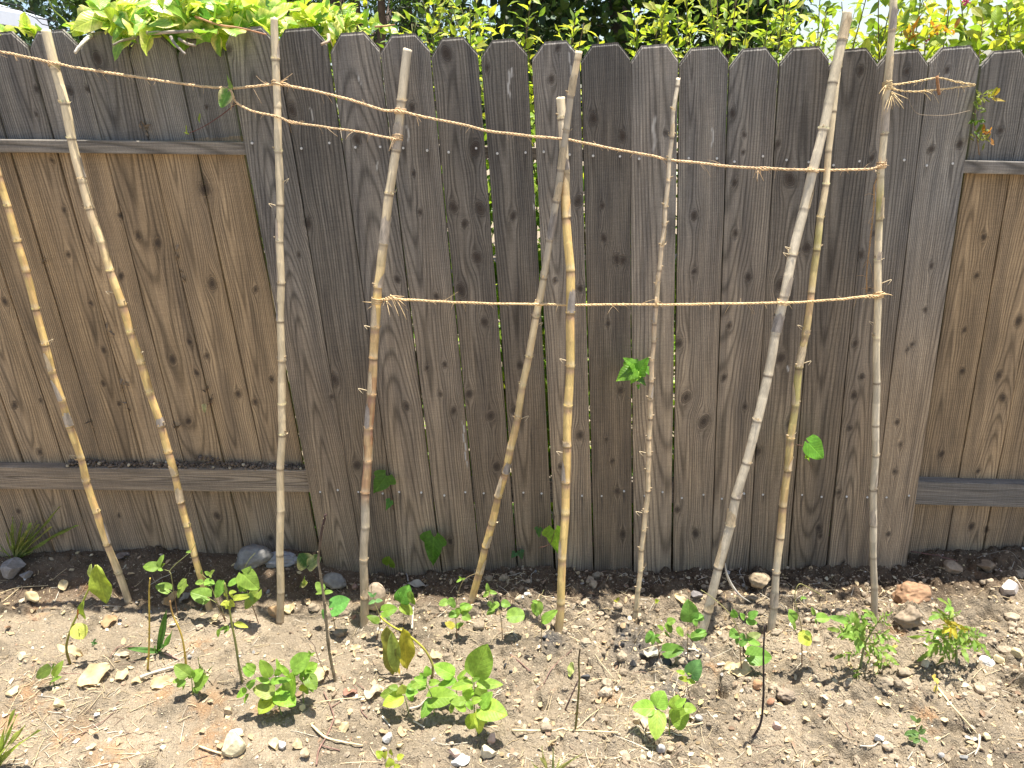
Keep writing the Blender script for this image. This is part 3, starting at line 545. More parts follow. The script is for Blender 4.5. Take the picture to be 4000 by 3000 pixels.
cane(2, [(100, 66), (140, 230), (180, 400), (260, 650), (310, 800), (365, 980), (400, 1120), (455, 1322)], -0.03, .0098, .0112, .098, [(0, DUST), (.12, GOLD), (.6, GOLD), (.75, BEIGE), (1, PALE)], 'golden cane leaning left, whose cut top stands beside the far left twine', .3, .9)
cane(3, [(595, 40), (600, 240), (604, 420), (607, 640), (609, 870), (606, 1100), (606, 1342)], -0.035, .0112, .0092, .125, [(0, DUST), (.15, BEIGE), (1, PALE)], 'upright pale beige cane by the left seam of the grey pickets', .55, .5)
cane(4, [(881, 108), (867, 240), (845, 400), (825, 560), (813, 690), (800, 900), (786, 1150), (788, 1355)], -0.045, .0125, .0112, .122, [(0, DUST), (.12, DUST), (.26, GREY), (.29, (.58, .38, .2)), (.55, (.64, .44, .2)), (.62, GOLD), (.70, BEIGE), (1, LGREY)], 'reddish purple flushed cane with a thick pale top and grey wrapped foot', .5, .8)
cane(5, [(1250, 112), (1228, 250), (1207, 400), (1186, 530), (1165, 650), (1130, 830), (1100, 985), (1062, 1130), (1017, 1305)], -0.085, .0115, .0085, .105, [(0, GREY), (.07, GOLD), (.3, GOLD), (.6, BEIGE), (.7, GREY), (.96, GREY), (.97, BEIGE), (1, BEIGE)], 'slanting cane, golden below and grey above, crossing a stouter upright one', .6, .9)
cane(6, [(1211, 212), (1218, 320), (1224, 480), (1232, 640), (1229, 830), (1225, 1010), (1219, 1150), (1208, 1378)], -0.038, .0118, .0115, .135, [(0, DUST), (.12, GOLD), (.65, GOLD), (.8, GOLD), (.93, LGREY), (1, PALE)], 'stout golden cane with silvery patches and a frayed top behind the crossing', .75, .5)
cane(7, [(1465, 170), (1450, 300), (1437, 440), (1422, 600), (1411, 740), (1404, 900), (1398, 1050), (1386, 1200), (1370, 1352)], -0.035, .0078, .0052, .066, [(0, DUST), (.1, BEIGE), (.6, (.62, .46, .28)), (1, LGREY)], 'thinnest cane, knobbly with bud stubs, beside the cluster of ivy leaves', .25, 1., wob=.005)
cane(8, [(1828, 26), (1800, 170), (1768, 315), (1720, 520), (1690, 660), (1645, 870), (1600, 1040), (1560, 1200), (1509, 1395)], -0.075, .0125, .0115, .118, [(0, DUST), (.08, GREY), (.45, LGREY), (.8, LGREY), (1, PALE)], 'thick grey cane leaning steeply right with a curl of bark at its foot', .6, .35)
cane(9, [(1815, 120), (1800, 240), (1783, 400), (1766, 530), (1745, 680), (1720, 850), (1700, 1010), (1686, 1150), (1664, 1375)], -0.04, .0112, .0078, .11, [(0, GREY), (.16, GREY), (.19, BEIGE), (.26, (.60, .42, .18)), (.5, OLIVE), (.62, (.62, .44, .22)), (.72, OLIVE), (.78, BEIGE), (1, PALE)], 'olive and pinkish cane rising just behind the thick grey leaning one', .45, .7)
cane(10, [(1940, -170), (1930, 0), (1919, 170), (1906, 340), (1898, 500), (1896, 640), (1894, 800), (1892, 960), (1887, 1100), (1890, 1335)], -0.03, .0098, .0085, .12, [(0, GREY), (.12, GREY), (.4, LGREY), (.48, PALE), (.62, PALE), (.66, OLIVE), (.7, PALE), (1, PALE)], 'tallest cane at the right, running out of the top of the picture', .5, .3)
# ------------------------------------------------------------------ twine
def cane_k(C, py):
    d = C-CAM; return int(np.abs(829.5-FPX*(d @ U3)/(d @ F2)-py).argmin())
def at_cane(i, py, off):
    C = CANES[i-1][0]; return C[cane_k(C, py)][1]+off
def rope(name, pts, label, rad=.0017, lay=.032, fuzz=60, knots=(), seed=0, strands=3, col=(.70, .50, .29), parent=None, cat='twine', group=None, ends=(), wraps=()):
    r = np.random.default_rng(seed)
    kx = [(x, Y) for x, y, Y in pts if Y is not None]; fy = lambda x: float(np.interp(x, [q[0] for q in sorted(kx)], [q[1] for q in sorted(kx)]))
    pts = [(x, y, fy(x) if Y is None else Y) for x, y, Y in pts]; knots = [(q[0], q[1], fy(q[0])) for q in knots]; ends = [(q[0], q[1], fy(q[0]), *q[3:]) for q in ends]
    P = np.array([aty(x, y, Y) for x, y, Y in pts]); L = np.linalg.norm(np.diff(P, axis=0), axis=1).sum(); m = max(12, int(L/.0035)); C = spline(P, m); s = np.linspace(0, L, m)
    C[:, 2] += .0022*(fbm(s*14+seed, s*0, 2, 2)-.5)*2; T, A, B = frames(C); mb = MB()
    amp = rad*(.9+.7*fbm(s*9+seed, s*0+1, 2, 1))
    for kn_ in knots:
        q = np.linalg.norm(C-aty(*kn_)[None], axis=1); amp = amp*(1+1.1*np.exp(-(q/.012)**2))
    tw = 2*np.pi*(s/lay+.5*fbm(s*6, s*0+seed, 2, 3))
    for k in range(strands):
        a = tw+k*2*np.pi/strands; Q = C+(A*np.cos(a)[:, None]+B*np.sin(a)[:, None])*amp[:, None]
        rr = rad*(.75+.6*fbm(s*30+k*9, s*0+seed, 2, 2)); v, f = tube(Q, rr, 5)
        c = np.array(col)*(.65+.7*fbm(s*12+k*3.3, s*0+k, 3, 4))[:, None]; mb.add(v, f, np.repeat(c, 5, 0))
    for _ in range(fuzz):
        a = int(r.integers(2, m-2)); d = nrm(r.normal(size=3)*[1, .6, 1]+T[a]*r.choice([-1, 1])*1.6); ln = r.uniform(.006, .022) if r.random() < .85 else r.uniform(.02, .05); t_ = np.linspace(0, 1, 6)[:, None]
        pts_ = C[a]+amp[a]*r.normal(size=3)*.5+d*t_*ln+np.array([0, 0, -1])*t_**2*ln*r.uniform(0, .8)+r.normal(size=3)*.15*t_**2*ln
        v, f = tube(pts_, np.linspace(.0007, .0003, 6), 3); mb.add(v, f, np.array(col)*r.uniform(.7, 1.25))
    for ci, py, nt_ in wraps:                                # turns of the twine round a cane
        Cc, y0, y1, r0, r1 = CANES[ci-1]; k = min(max(cane_k(Cc, py), 3), len(Cc)-5); Rw = 1.13*(r0+(r1-r0)*k/len(Cc))*1.06+rad*.9; Tc, Ac, Bc = frames(Cc[max(0, k-3):k+4])
        for q in range(3):
            th = np.linspace(0, 2*np.pi*nt_, int(30*nt_))+q*.6+r.random(); h = np.linspace(-.5, .5, len(th))*.006*nt_+.003*np.sin(th+r.random()*6)+r.normal()*.0015
            Q = Cc[k]+Tc[3]*h[:, None]+(Ac[3]*np.cos(th)[:, None]+Bc[3]*np.sin(th)[:, None])*(Rw*(1+.06*r.random()))
            v, f = tube(Q, rad*r.uniform(.65, 1.), 5); mb.add(v, f, np.array(col)*r.uniform(.75, 1.15))
    for e in ends:                                           # loose splayed ends
        px, py, Y_, dx, dy, nn, ln0 = e; p0 = aty(px, py, Y_)
        for _ in range(nn):
            d = nrm(R3*(dx+r.normal()*.45)-U3*(dy+r.normal()*.45)-F2*r.normal()*.3); ln = ln0*r.uniform(.4, 1.2); t_ = np.linspace(0, 1, 7)[:, None]
            pts_ = p0+r.normal(size=3)*.003+d*t_*ln+np.array([0, 0, -1])*t_**2*ln*r.uniform(-.1, .5)
            v, f = tube(pts_, np.linspace(.0013, .0006, 7)*r.uniform(.6, 1.3), 4); mb.add(v, f, np.array(col)*r.uniform(.75, 1.3))
    if label: return tag(mb.build(name, TWINE, None, tuple(P[0])), label, cat, group)
    return mb.build(name, TWINE, parent)
F_, Bk = -.0145, .0135
t1 = [(-150, 95, None), (0, 112, None), (60, 124, None), (120, 137, at_cane(2, 137, F_)), (200, 152, None), (300, 167, None), (400, 182, None), (490, 190, None), (545, 187, None), (597, 183, at_cane(3, 183, Bk)), (650, 190, None), (720, 206, None), (800, 229, None), (830, 238, at_cane(4, 240, F_)), (866, 241, at_cane(4, 240, F_)), (905, 250, None), (985, 267, None), (1060, 283, None), (1150, 295, None), (1216, 301, at_cane(5, 301, Bk)-.001), (1260, 308, None), (1330, 322, None), (1400, 336, None), (1449, 346, at_cane(7, 346, .010)), (1500, 351, None), (1580, 360, None), (1660, 364, None), (1757, 367, at_cane(8, 367, F_)), (1785, 368, at_cane(9, 368, .010)), (1830, 368, None), (1880, 366, None), (1905, 357, at_cane(10, 355, F_))]
rope('twine', t1, 'long twisted straw coloured twine sloping down from the upper left across all the canes', fuzz=150, seed=1, wraps=[(4, 241, 2.2), (10, 356, 2.4), (8, 367, 1.1), (3, 183, 1.2), (2, 137, 1.1)], knots=[(490, 190, None), (860, 241, None), (1650, 364, None)], ends=[(1640, 366, -.19, -.3, 1, 7, .03), (1908, 355, -.2, .7, -.8, 5, .02), (605, 178, -.165, .9, -.45, 3, .05), (1000, 243, -.2, 1, .1, 0, .02), (30, 118, -.16, .4, 1, 3, .02), (900, 250, -.19, .8, .7, 3, .03)])
t2 = [(498, 193, -.07), (504, 208, None), (512, 222, None), (545, 240, None), (600, 252, at_cane(3, 252, F_)), (630, 264, None), (700, 274, None), (780, 286, None), (845, 299, at_cane(4, 298, F_)), (862, 300, at_cane(4, 298, F_))]
rope('twine', t2, 'short twine under the long one, tied between pale upright cane and purple flushed cane', rad=.0014, fuzz=40, seed=2, wraps=[(4, 299, 2.6)], knots=[(630, 264, None), (850, 299, None)], ends=[(852, 302, -.2, .1, 1, 5, .03), (505, 215, -.155, 0, 1, 3, .025)])
t3 = [(813, 652, at_cane(4, 648, .012)), (838, 645, at_cane(4, 648, F_)-.004), (870, 647, None), (960, 652, None), (1060, 656, None), (1150, 657, at_cane(5, 657, F_)), (1195, 658, None), (1232, 659, at_cane(6, 659, Bk)), (1290, 658, None), (1418, 658, at_cane(7, 658, -.010)), (1520, 657, None), (1620, 655, None), (1692, 654, at_cane(8, 654, F_)), (1752, 652, at_cane(9, 652, -.012)), (1800, 648, None), (1850, 642, None), (1897, 640, at_cane(10, 640, F_)), (1912, 634, at_cane(10, 640, F_))]
rope('twine', t3, 'lower twine pulled level across the right half, at about waist height', fuzz=90, seed=3, wraps=[(4, 648, 2.6), (10, 638, 2.3), (8, 654, 1.1), (5, 657, 1.1)], col=(.72, .52, .28), knots=[(840, 645, None), (1880, 640, None)], ends=[(845, 640, -.245, .8, .5, 10, .05), (815, 655, -.24, -.9, .3, 4, .035), (1900, 636, -.25, 1, -.3, 4, .03), (835, 650, -.24, -.1, 1, 3, .05)])
t4 = [(1905, 366, -.09), (1889, 400, None), (1888, 440, None), (1880, 520, None), (1873, 580, None), (1872, 632, -.15)]
rope('twine', t4, 'thin frayed strand dangling beside the tallest cane between upper and lower twine', rad=.0011, lay=.02, strands=2, fuzz=30, seed=4, col=(.52, .32, .15))
lp = [(1917, 184, at_cane(10, 184, -.012)), (1950, 181, -.07), (2000, 172, -.065), (2030, 169, -.06), (2070, 178, -.05), (2106, 184, -.045), (2070, 188, -.05), (2020, 195, -.06), (1960, 197, -.065), (1918, 190, at_cane(10, 190, -.012))]
rope('twine', lp, 'loop of twine tied to the tallest cane, pegged open by a brown twig stub', rad=.0013, strands=2, fuzz=30, seed=5, wraps=[(10, 187, 3.2)], col=(.72, .55, .30), ends=[(1925, 200, -.19, .1, 1, 16, .045), (1920, 183, -.19, .8, .2, 5, .02), (2000, 197, -.13, 1, .5, 3, .03), (1915, 187, -.18, -.4, .8, 4, .03)])
m = MB(); pts = spline([aty(2024, 164, -.063), aty(2026, 185, -.065), aty(2029, 205, -.068)], 8); v, f = tube(pts, .0042, 7); m.add(v, f, (.33, .17, .08)); tag(m.build('twig_stub', BARK, None, tuple(pts[0])), 'short brown twig stub pegging the loop of twine open', 'twig')
m = MB(); t_ = spline([aty(*cp('N3', 1480, 560), -.07), aty(*cp('N3', 1540, 690), -.06), aty(*cp('N3', 1640, 712), -.05), aty(*cp('N3', 1760, 708), -.03), aty(*cp('N3', 1880, 682), -.006)], 30); v, f = tube(t_, .0007, 4); m.add(v, f, (.30, .24, .17)); tag(m.build('tendril', STRAW, None, tuple(t_[0])), 'hair thin dry tendril sagging from the twine loop to the reddish sprout', 'tendril')
# ------------------------------------------------------------------ small plants
GR = (.24, .38, .075); YG = (.33, .43, .08); DG = (.14, .25, .05); BG = (.19, .34, .08)
def vary(c, r, a=.18): return np.clip(np.array(c)*(1+r.normal()*a*.6)*(1+r.normal(size=3)*a*.3), 0, 1)
NLF = [0]
def one_leaf(root, p0, p1, w, kind, col, r, mat=None, nh=None, fold=.22, curl=.18, rip=.03, edge=None, name='leaf', parent=None, lab=None):
    ax = p1-p0
    if nh is None: nh = np.array([r.normal()*.25, -.5, .8])
    v, f, lu, k = leaf_batch([p0], [ax], [nh], w, kind, 12, 8, fold, curl, rip, r)
    c = np.broadcast_to(np.array(col), v.shape).copy()
    if edge is not None:
        e = sstep(.55, .95, np.abs(lu[:, 1])+.35*fbm(lu[:, 0]*7+r.random()*50, lu[:, 1]*7, 2, 3))[:, None]; c = c*(1-e)+np.array(edge)*e
    m = MB(); m.add(v, f, c, lu); o = m.build(name, mat or LEAF, root)
    if lab: o['label'] = lab
    return o
def plant(name, label, cat, crop, base, stem, leaves, col=GR, scol=(.20, .26, .07), sr=.0016, seed=0, mat=None, kind='bean', group=None, edge=None, dy=0., sbase=None, ylean=.25, cvar=.18):
    """stem and leaves read in crop pixels, stood on the ground at base; every leaf a part"""
    r = np.random.default_rng(4000+seed); b = onground(crop, *base, up=-.006); Yb = b[1]
    root = thing(name, label, cat, tuple(b), group)
    pb = cp(crop, *base)
    def W3(x, y, off=0.):
        px, py = cp(crop, x, y); return aty(px, py, Yb+dy+off)
    if stem:
        P = [b]+[W3(x, y, .004*i) for i, (x, y) in enumerate(stem)]; n = 8*len(P); C = spline(P, n); v, f = tube(C, np.linspace(sr, sr*.55, n), 6)
        t = np.linspace(0, 1, n)[:, None]; c0 = np.array(sbase if sbase is not None else scol); m = MB(); m.add(v, f, np.repeat(c0*(1-sstep(0, .7, t))+np.array(scol)*sstep(0, .7, t), 6, 0)); m.build('stem', STEMM, root)
    for q, lf_ in enumerate(leaves):
        x0, y0, x1, y1, wr = lf_[:5]; o = lf_[5] if len(lf_) > 5 else {}
        off = r.uniform(-.012, .012)+o.get('off', 0)
        _, q0 = cp(crop, x0, y0); _, q1 = cp(crop, x1, y1)
        d = ylean if 'lean' not in o else o['lean']
        p0 = W3(x0, y0, off); p1 = W3(x1, y1, off-d*(q1-q0)/520-o.get('fw', .006)); L = np.linalg.norm(p1-p0)
        one_leaf(root, p0, p1, L*wr*.5*o.get('ws', 1.12), o.get('k', kind), vary(o.get('c', col), r, cvar), r, o.get('mat', mat), nh=o.get('nh'), fold=o.get('fold', r.uniform(.05, .35)), curl=o.get('curl', r.uniform(.05, .3)), rip=o.get('rip', .03), edge=edge)
        if 'pt' in o:
            a = W3(*o['pt'], 0); C = spline([a, (a+p0)/2+[0, 0, -.001], p0], 6); v, f = tube(C, .0009, 5); m = MB(); m.add(v, f, scol); m.build('petiole', STEMM, root)
    return root
BS = 'bean_seedling'; G = 'bean seedlings in the bed'; RS = (.22, .11, .06)
H_ = dict(k='heart')
plant('wilted_sapling', 'wilted young sapling with a bent green stem and a big drooping yellow green leaf', 'sapling', 'Z1', (480, 1362), [(445, 1240), (447, 1130), (500, 960), (560, 830), (620, 690), (690, 540), (715, 470), (735, 370), (755, 298)],
      [(762, 300, 868, 718, .42, dict(lean=.05, nh=np.array([.1, -1, .35]), curl=.02, rip=.05)), (705, 288, 700, 495, .34, dict(lean=.0, nh=np.array([-.5, -1, .2]), c=(0.405, 0.51, 0.18))), (628, 690, 572, 928, .36, dict(lean=0, nh=np.array([-.5, -1, .2]))), (575, 770, 528, 890, .3, dict(c=(0.39, 0.15, 0.045), lean=0, nh=np.array([-1, -1, .2]))), (545, 928, 612, 1095, .85, dict(c=(0.6, 0.6, 0.195), lean=.3)), (540, 930, 525, 1000, .6, dict(c=(0.375, 0.18, 0.075), lean=0))], col=(0.315, 0.435, 0.075), scol=(.33, .36, .06), sbase=(.24, .19, .05), sr=.0042, seed=1, kind='lance')
plant('wilted_sapling', 'collapsed sapling whose bright yellow stem arches left with three limp hanging leaves', 'sapling', 'Z3', (790, 1240), [(803, 1120), (788, 1060), (720, 940), (620, 840), (500, 750), (380, 690), (270, 612), (238, 570)],
      [(307, 680, 375, 1205, .27, dict(lean=0, nh=np.array([-.3, -1, .1]), curl=0, rip=.05)), (365, 745, 402, 1190, .24, dict(lean=0, nh=np.array([.2, -1, .1]), curl=0, off=-.012, c=(0.285, 0.33, 0.105))), (485, 700, 528, 1142, .32, dict(lean=0, nh=np.array([.5, -1, .1]), curl=0, rip=.05, c=(0.36, 0.375, 0.06), pt=(440, 700))), (430, 1110, 440, 1200, .3, dict(c=(0.495, 0.45, 0.09)))], col=(0.225, 0.27, 0.075), scol=(.45, .42, .05), sbase=(.22, .19, .07), sr=.0044, seed=2, kind='lance')
plant('leafing_stake', 'green woody stem with a curled cluster of new leaves at its brown tip', 'sapling', 'Z2', (402, 1548), [(372, 1400), (330, 1130), (292, 940), (266, 770), (240, 650), (214, 488)],
      [(318, 925, 457, 955, .36, dict(c=YG)), (250, 690, 165, 725, .6), (258, 680, 312, 745, .7), (250, 695, 268, 778, .75), (235, 690, 205, 755, .5), (300, 658, 482, 632, .34), (262, 588, 330, 580, .45), (268, 585, 300, 655, .4), (240, 640, 205, 600, .5), (265, 960, 135, 1000, .3, dict(c=DG)), (150, 985, 140, 1080, .4, dict(c=DG)), (270, 970, 200, 1030, .45, dict(c=DG)), (255, 720, 225, 770, .6)], col=YG, scol=(.24, .25, .07), sbase=(.20, .19, .08), sr=.0042, seed=3)
plant(BS, 'bean seedling whose vine tip reaches up to the second golden cane', 'seedling', 'Z1', (1640, 832), [(1610, 640), (1570, 400), (1556, 362), (1620, 290), (1720, 205), (1785, 150), (1835, 62)],
      [(1440, 325, 1258, 292, .6, dict(pt=(1556, 362))), (1438, 322, 1462, 190, .48), (1445, 330, 1505, 280, .5, dict(c=DG)), (1430, 335, 1480, 355, .5), (1545, 560, 1398, 515, .75, dict(k='heart', pt=(1590, 600))), (1715, 490, 1605, 645, .7, dict(k='heart', pt=(1610, 640))), (1640, 520, 1750, 515, .6), (1785, 150, 1730, 160, .5)], col=BG, scol=(.26, .27, .10), sbase=RS, seed=4, group=G)
plant(BS, 'bean seedling growing in front of the foot of the second golden cane', 'seedling', 'Z1', (2160, 905), [(2075, 720), (2020, 570), (1960, 450), (1895, 390)],
      [(1960, 640, 1775, 585, .85, dict(k='heart', pt=(2070, 710))), (1925, 480, 1828, 490, .65), (1925, 480, 2045, 492, .6), (1990, 402, 1935, 368, .6), (1990, 398, 2035, 350, .5), (1990, 402, 2002, 432, .6), (1895, 395, 1900, 350, .4)], col=BG, scol=(.28, .29, .09), sbase=RS, seed=5, group=G)
plant(BS, 'leafy bean seedling right of the curled green woody stem, its pale tip pointing up', 'seedling', 'Z2', (582, 925), [(520, 750), (462, 590), (436, 470), (430, 340), (478, 240), (543, 168)],
      [(420, 400, 575, 560, .85, dict(k='heart')), (400, 390, 520, 590, .55, dict(off=.02)), (355, 455, 240, 515, .62), (365, 480, 440, 590, .5), (570, 590, 405, 772, .55, dict(k='heart', pt=(490, 640))), (340, 650, 500, 610, .3), (437, 380, 492, 310, .45), (490, 600, 520, 700, .5), (395, 500, 385, 590, .6)], col=BG, scol=(.26, .27, .10), sbase=RS, seed=6, group=G)
plant(BS, 'bean seedling of drooping leaves just left of the curled green woody stem', 'seedling', 'Z2', (225, 905), [(190, 780), (150, 640)], [(205, 460, 100, 655, .55), (215, 500, 225, 620, .4, dict(c=DG)), (180, 480, 140, 560, .6)], col=BG, scol=(.26, .25, .10), sbase=RS, seed=7, group=G)
plant(BS, 'low seedling with one dark flat leaf at the far left of the bed', 'seedling', 'Z1', (312, 1602), [(298, 1540), (285, 1485)], [(282, 1410, 72, 1498, .62, dict(c=DG, fold=.1)), (300, 1500, 380, 1348, .42), (290, 1420, 310, 1360, .4), (290, 1540, 370, 1500, .4), (290, 1540, 250, 1600, .4)], col=BG, sr=.002, seed=8, group=G)
plant(BS, 'compact bean seedling at the foot of the yellow leafless stem', 'seedling', 'Z1', (1800, 1690), [(1800, 1600), (1790, 1500)],
      [(1770, 1490, 1605, 1378, .72), (1665, 1540, 1585, 1560, .7), (1730, 1545, 1620, 1610, .6), (1805, 1530, 1900, 1430, .75), (1830, 1620, 1955, 1500, .7), (1800, 1520, 1770, 1415, .6, dict(c=DG)), (1840, 1600, 1850, 1690, .7), (1720, 1580, 1690, 1650, .3)], seed=9, group=G, col=BG, sr=.002)
plant('bean_plant', 'bushy bean plant with broad trifoliate leaves, left of two side by side near the front', 'bean plant', 'Z7', (545, 618), [(520, 550), (490, 480), (462, 390)],
      [(497, 470, 338, 430, .62, dict(c=(0.24, 0.39, 0.105))), (492, 500, 380, 612, .85, dict(c=YG, fw=.03)), (502, 452, 640, 548, .62, dict(fw=.03)), (460, 388, 602, 362, .3), (460, 390, 362, 355, .36), (466, 355, 393, 232, .52), (350, 330, 268, 282, .72), (360, 300, 290, 255, .5), (600, 490, 620, 318, .72), (575, 450, 575, 385, .75), (500, 425, 365, 418, .45, dict(c=DG)), (300, 440, 215, 492, .6), (310, 470, 272, 540, .45), (300, 430, 352, 375, .55), (590, 340, 528, 262, .38), (520, 345, 508, 298, .75), (545, 330, 505, 235, .3), (540, 480, 600, 500, .5, dict(c=DG)), (440, 480, 400, 520, .6, dict(c=DG))], seed=10, col=(0.195, 0.36, 0.0675), sr=.0022)
plant('bean_plant', 'bushy bean plant with broad trifoliate leaves, right of two side by side near the front', 'bean plant', 'Z7', (700, 540), [(695, 470), (695, 400), (690, 330)],
      [(612, 300, 742, 192, .72), (690, 340, 775, 258, .8), (700, 330, 782, 365, .5), (725, 340, 785, 432, .72, dict(fw=.02)), (692, 312, 612, 245, .42), (690, 390, 692, 268, .42), (655, 345, 608, 262, .36), (700, 420, 735, 470, .6), (670, 420, 722, 445, .65, dict(c=YG)), (720, 300, 770, 305, .6), (740, 420, 770, 460, .5), (660, 330, 680, 250, .5, dict(c=DG)), (752, 195, 735, 170, .4), (752, 195, 775, 180, .35), (752, 195, 770, 205, .3)], seed=11, col=(0.195, 0.36, 0.0675), sr=.0022)
plant('bean_plant', 'bean plant with one sunlit yellow leaf beside a curled dead leaf, front centre left', 'bean plant', 'Z3', (545, 1625), [(515, 1500), (490, 1415)],
      [(430, 1405, 232, 1415, .62, dict(c=DG)), (488, 1440, 262, 1530, .62, dict(c=(0.375, 0.495, 0.075), fw=.02)), (490, 1412, 470, 1315, 1.2, dict(c=(0.27, 0.405, 0.09))), (510, 1395, 640, 1388, .7), (555, 1400, 580, 1495, .75), (430, 1350, 330, 1330, .6), (560, 1300, 640, 1290, .6, dict(c=DG)), (530, 1310, 610, 1370, .6)], seed=12, sr=.002, col=(0.18, 0.36, 0.075))
plant('bean_plant', 'bean plant with a broad dark leaf and a long hanging one, front centre', 'bean plant', 'Z3', (822, 1645), [(800, 1460), (735, 1300), (745, 1200)],
      [(790, 1452, 1052, 1425, .68, dict(k='heart', fw=.02)), (800, 1462, 690, 1660, .52, dict(fw=.03)), (735, 1290, 605, 1235, .6), (742, 1305, 560, 1325, .45), (748, 1220, 742, 1120, .75), (722, 1250, 668, 1188, .6), (760, 1300, 875, 1275, .55), (735, 1330, 640, 1370, .45), (830, 1460, 850, 1500, .5)], seed=13, sr=.0022, col=(0.18, 0.352, 0.0675))
plant('bean_plant', 'bean plant with a pointed leaf aimed left, between the centre plant and the tallest one', 'bean plant', 'Z3', (1060, 1500), [(1062, 1400), (1060, 1260)],
      [(1038, 1212, 822, 1095, .62), (1058, 1262, 852, 1312, .4), (1070, 1258, 1168, 1135, .28), (1080, 1270, 1185, 1240, .5, dict(c=DG)), (1065, 1280, 950, 1270, .35), (1090, 1320, 1160, 1360, .6)], seed=14, sr=.002, col=(0.21, 0.383, 0.075))
plant('bean_plant', 'tallest bean plant, one big pointed leaf standing straight up above two spread ones', 'bean plant', 'Z3', (1250, 1660), [(1252, 1480), (1250, 1300), (1243, 1230)],
      [(1245, 1232, 1388, 895, .62, dict(lean=.05, nh=np.array([-.2, -1, .5]))), (1240, 1300, 995, 1330, .42), (1272, 1300, 1560, 1300, .36), (1225, 1330, 1120, 1480, .85, dict(c=(0.27, 0.495, 0.075), off=.02)), (1280, 1330, 1375, 1490, .8, dict(c=DG, off=.02)), (1230, 1270, 1300, 1240, .5, dict(c=DG))], seed=15, sr=.0024, col=(0.225, 0.405, 0.075))
plant('bean_plant', 'lowest bean plant in front, pale heart shaped leaves spread over its own shadow', 'bean plant', 'B', (1370, 1455), [(1372, 1380), (1388, 1290)],
      [(1385, 1285, 1455, 1190, .55), (1400, 1290, 1545, 1318, .85, dict(k='heart', fw=.02)), (1295, 1240, 1200, 1258, .55), (1300, 1245, 1340, 1300, .6), (1388, 1290, 1372, 1455, .42, dict(c=(0.405, 0.54, 0.105))), (1350, 1320, 1318, 1428, .85, dict(c=(0.3, 0.465, 0.075))), (1300, 1300, 1225, 1275, .5), (1220, 1260, 1195, 1325, .5, dict(c=DG)), (1405, 1310, 1420, 1390, .6), (1330, 1250, 1390, 1230, .6)], seed=16, sr=.0022, col=(0.225, 0.398, 0.075))
plant('bean_plant', 'separate bean plant with three pale rounded leaves, front right of centre', 'bean plant', 'C', (970, 1455), [(972, 1400), (970, 1320)],
      [(880, 1290, 745, 1285, .62, dict(fw=.01)), (890, 1285, 935, 1188, .95, dict(fold=.05)), (900, 1300, 892, 1468, .6, dict(fw=.04)), (1000, 1300, 1025, 1218, .85), (1060, 1285, 1140, 1292, .75), (985, 1380, 1085, 1310, .85, dict(fw=.02)), (1010, 1280, 1070, 1230, .5)], seed=17, sr=.0024, col=(0.225, 0.398, 0.0825))
plant(BS, 'bean seedling under the slanting crossed cane, its vine arching up to it', 'seedling', 'Z3', (1065, 832), [(1058, 700), (1052, 560), (1062, 400), (1110, 230), (1180, 150), (1300, 100)],
      [(972, 410, 865, 445, .72), (985, 372, 1040, 490, .55), (1060, 540, 968, 565, .85), (1095, 475, 1205, 445, .6), (1100, 530, 1220, 462, .62), (1120, 560, 1215, 600, .75), (1040, 690, 935, 640, .62, dict(c=(0.3, 0.33, 0.09))), (1045, 692, 1130, 645, .5), (1112, 172, 1058, 204, .42), (1112, 170, 1085, 145, .5), (1112, 178, 1155, 162, .4), (1090, 480, 1040, 600, .5)], seed=18, col=BG, scol=(.27, .20, .10), sbase=RS, group=G)
plant(BS, 'bean seedling with one large round leaf pointing right, between the two crossing canes', 'seedling', 'Z3', (1557, 822), [(1545, 650), (1522, 520), (1440, 380), (1405, 265)],
      [(1620, 570, 1795, 555, .85, dict(k='round', pt=(1540, 600))), (1540, 425, 1642, 450, .75), (1520, 430, 1425, 485, .6), (1475, 500, 1378, 545, .65), (1405, 410, 1440, 485, .6), (1408, 310, 1345, 362, .6), (1420, 312, 1495, 322, .52), (1400, 300, 1390, 225, .5), (1400, 300, 1440, 285, .4)], seed=19, col=BG, scol=(.24, .25, .09), sbase=RS, group=G)
plant(BS, 'bean seedling just left of the foot of the stout upright cane, one leaf touching it', 'seedling', 'Z3', (1967, 975), [(1978, 640), (1955, 500), (1955, 420), (2002, 290)],
      [(1980, 642, 2142, 505, .45), (1940, 405, 1962, 565, .55), (1935, 420, 1875, 410, .5), (1918, 490, 1935, 575, .6), (1890, 420, 1920, 580, .4), (1950, 470, 1985, 530, .5, dict(c=DG))], seed=20, col=BG, scol=(.24, .25, .09), sbase=RS, group=G)
plant(BS, 'bean seedling with a dark folded upright leaf, right of the big tan stone', 'seedling', 'Z3', (490, 702), [(492, 560), (445, 420), (430, 318)],
      [(455, 430, 530, 255, .75, dict(lean=.1)), (555, 300, 590, 460, .5, dict(c=DG)), (450, 440, 592, 550, .6, dict(c=(0.24, 0.33, 0.075))), (430, 385, 418, 320, .4), (430, 345, 452, 315, .4)], seed=21, col=(0.128, 0.3, 0.0675), scol=(.25, .24, .09), sbase=RS, group=G)
plant(BS, 'bean seedling with small blue green top leaves in front of the big tan stone', 'seedling', 'Z3', (190, 832), [(238, 620), (215, 520), (182, 452), (155, 330)],
      [(230, 640, 98, 560, .5, dict(c=DG)), (270, 520, 410, 480, .85, dict(k='heart', c=DG)), (180, 405, 105, 438, .5), (182, 405, 258, 400, .5), (155, 365, 108, 310, .4), (155, 365, 192, 318, .4), (300, 560, 340, 620, .6)], seed=22, col=(0.15, 0.315, 0.15), scol=(.25, .24, .09), sbase=RS, group=G)
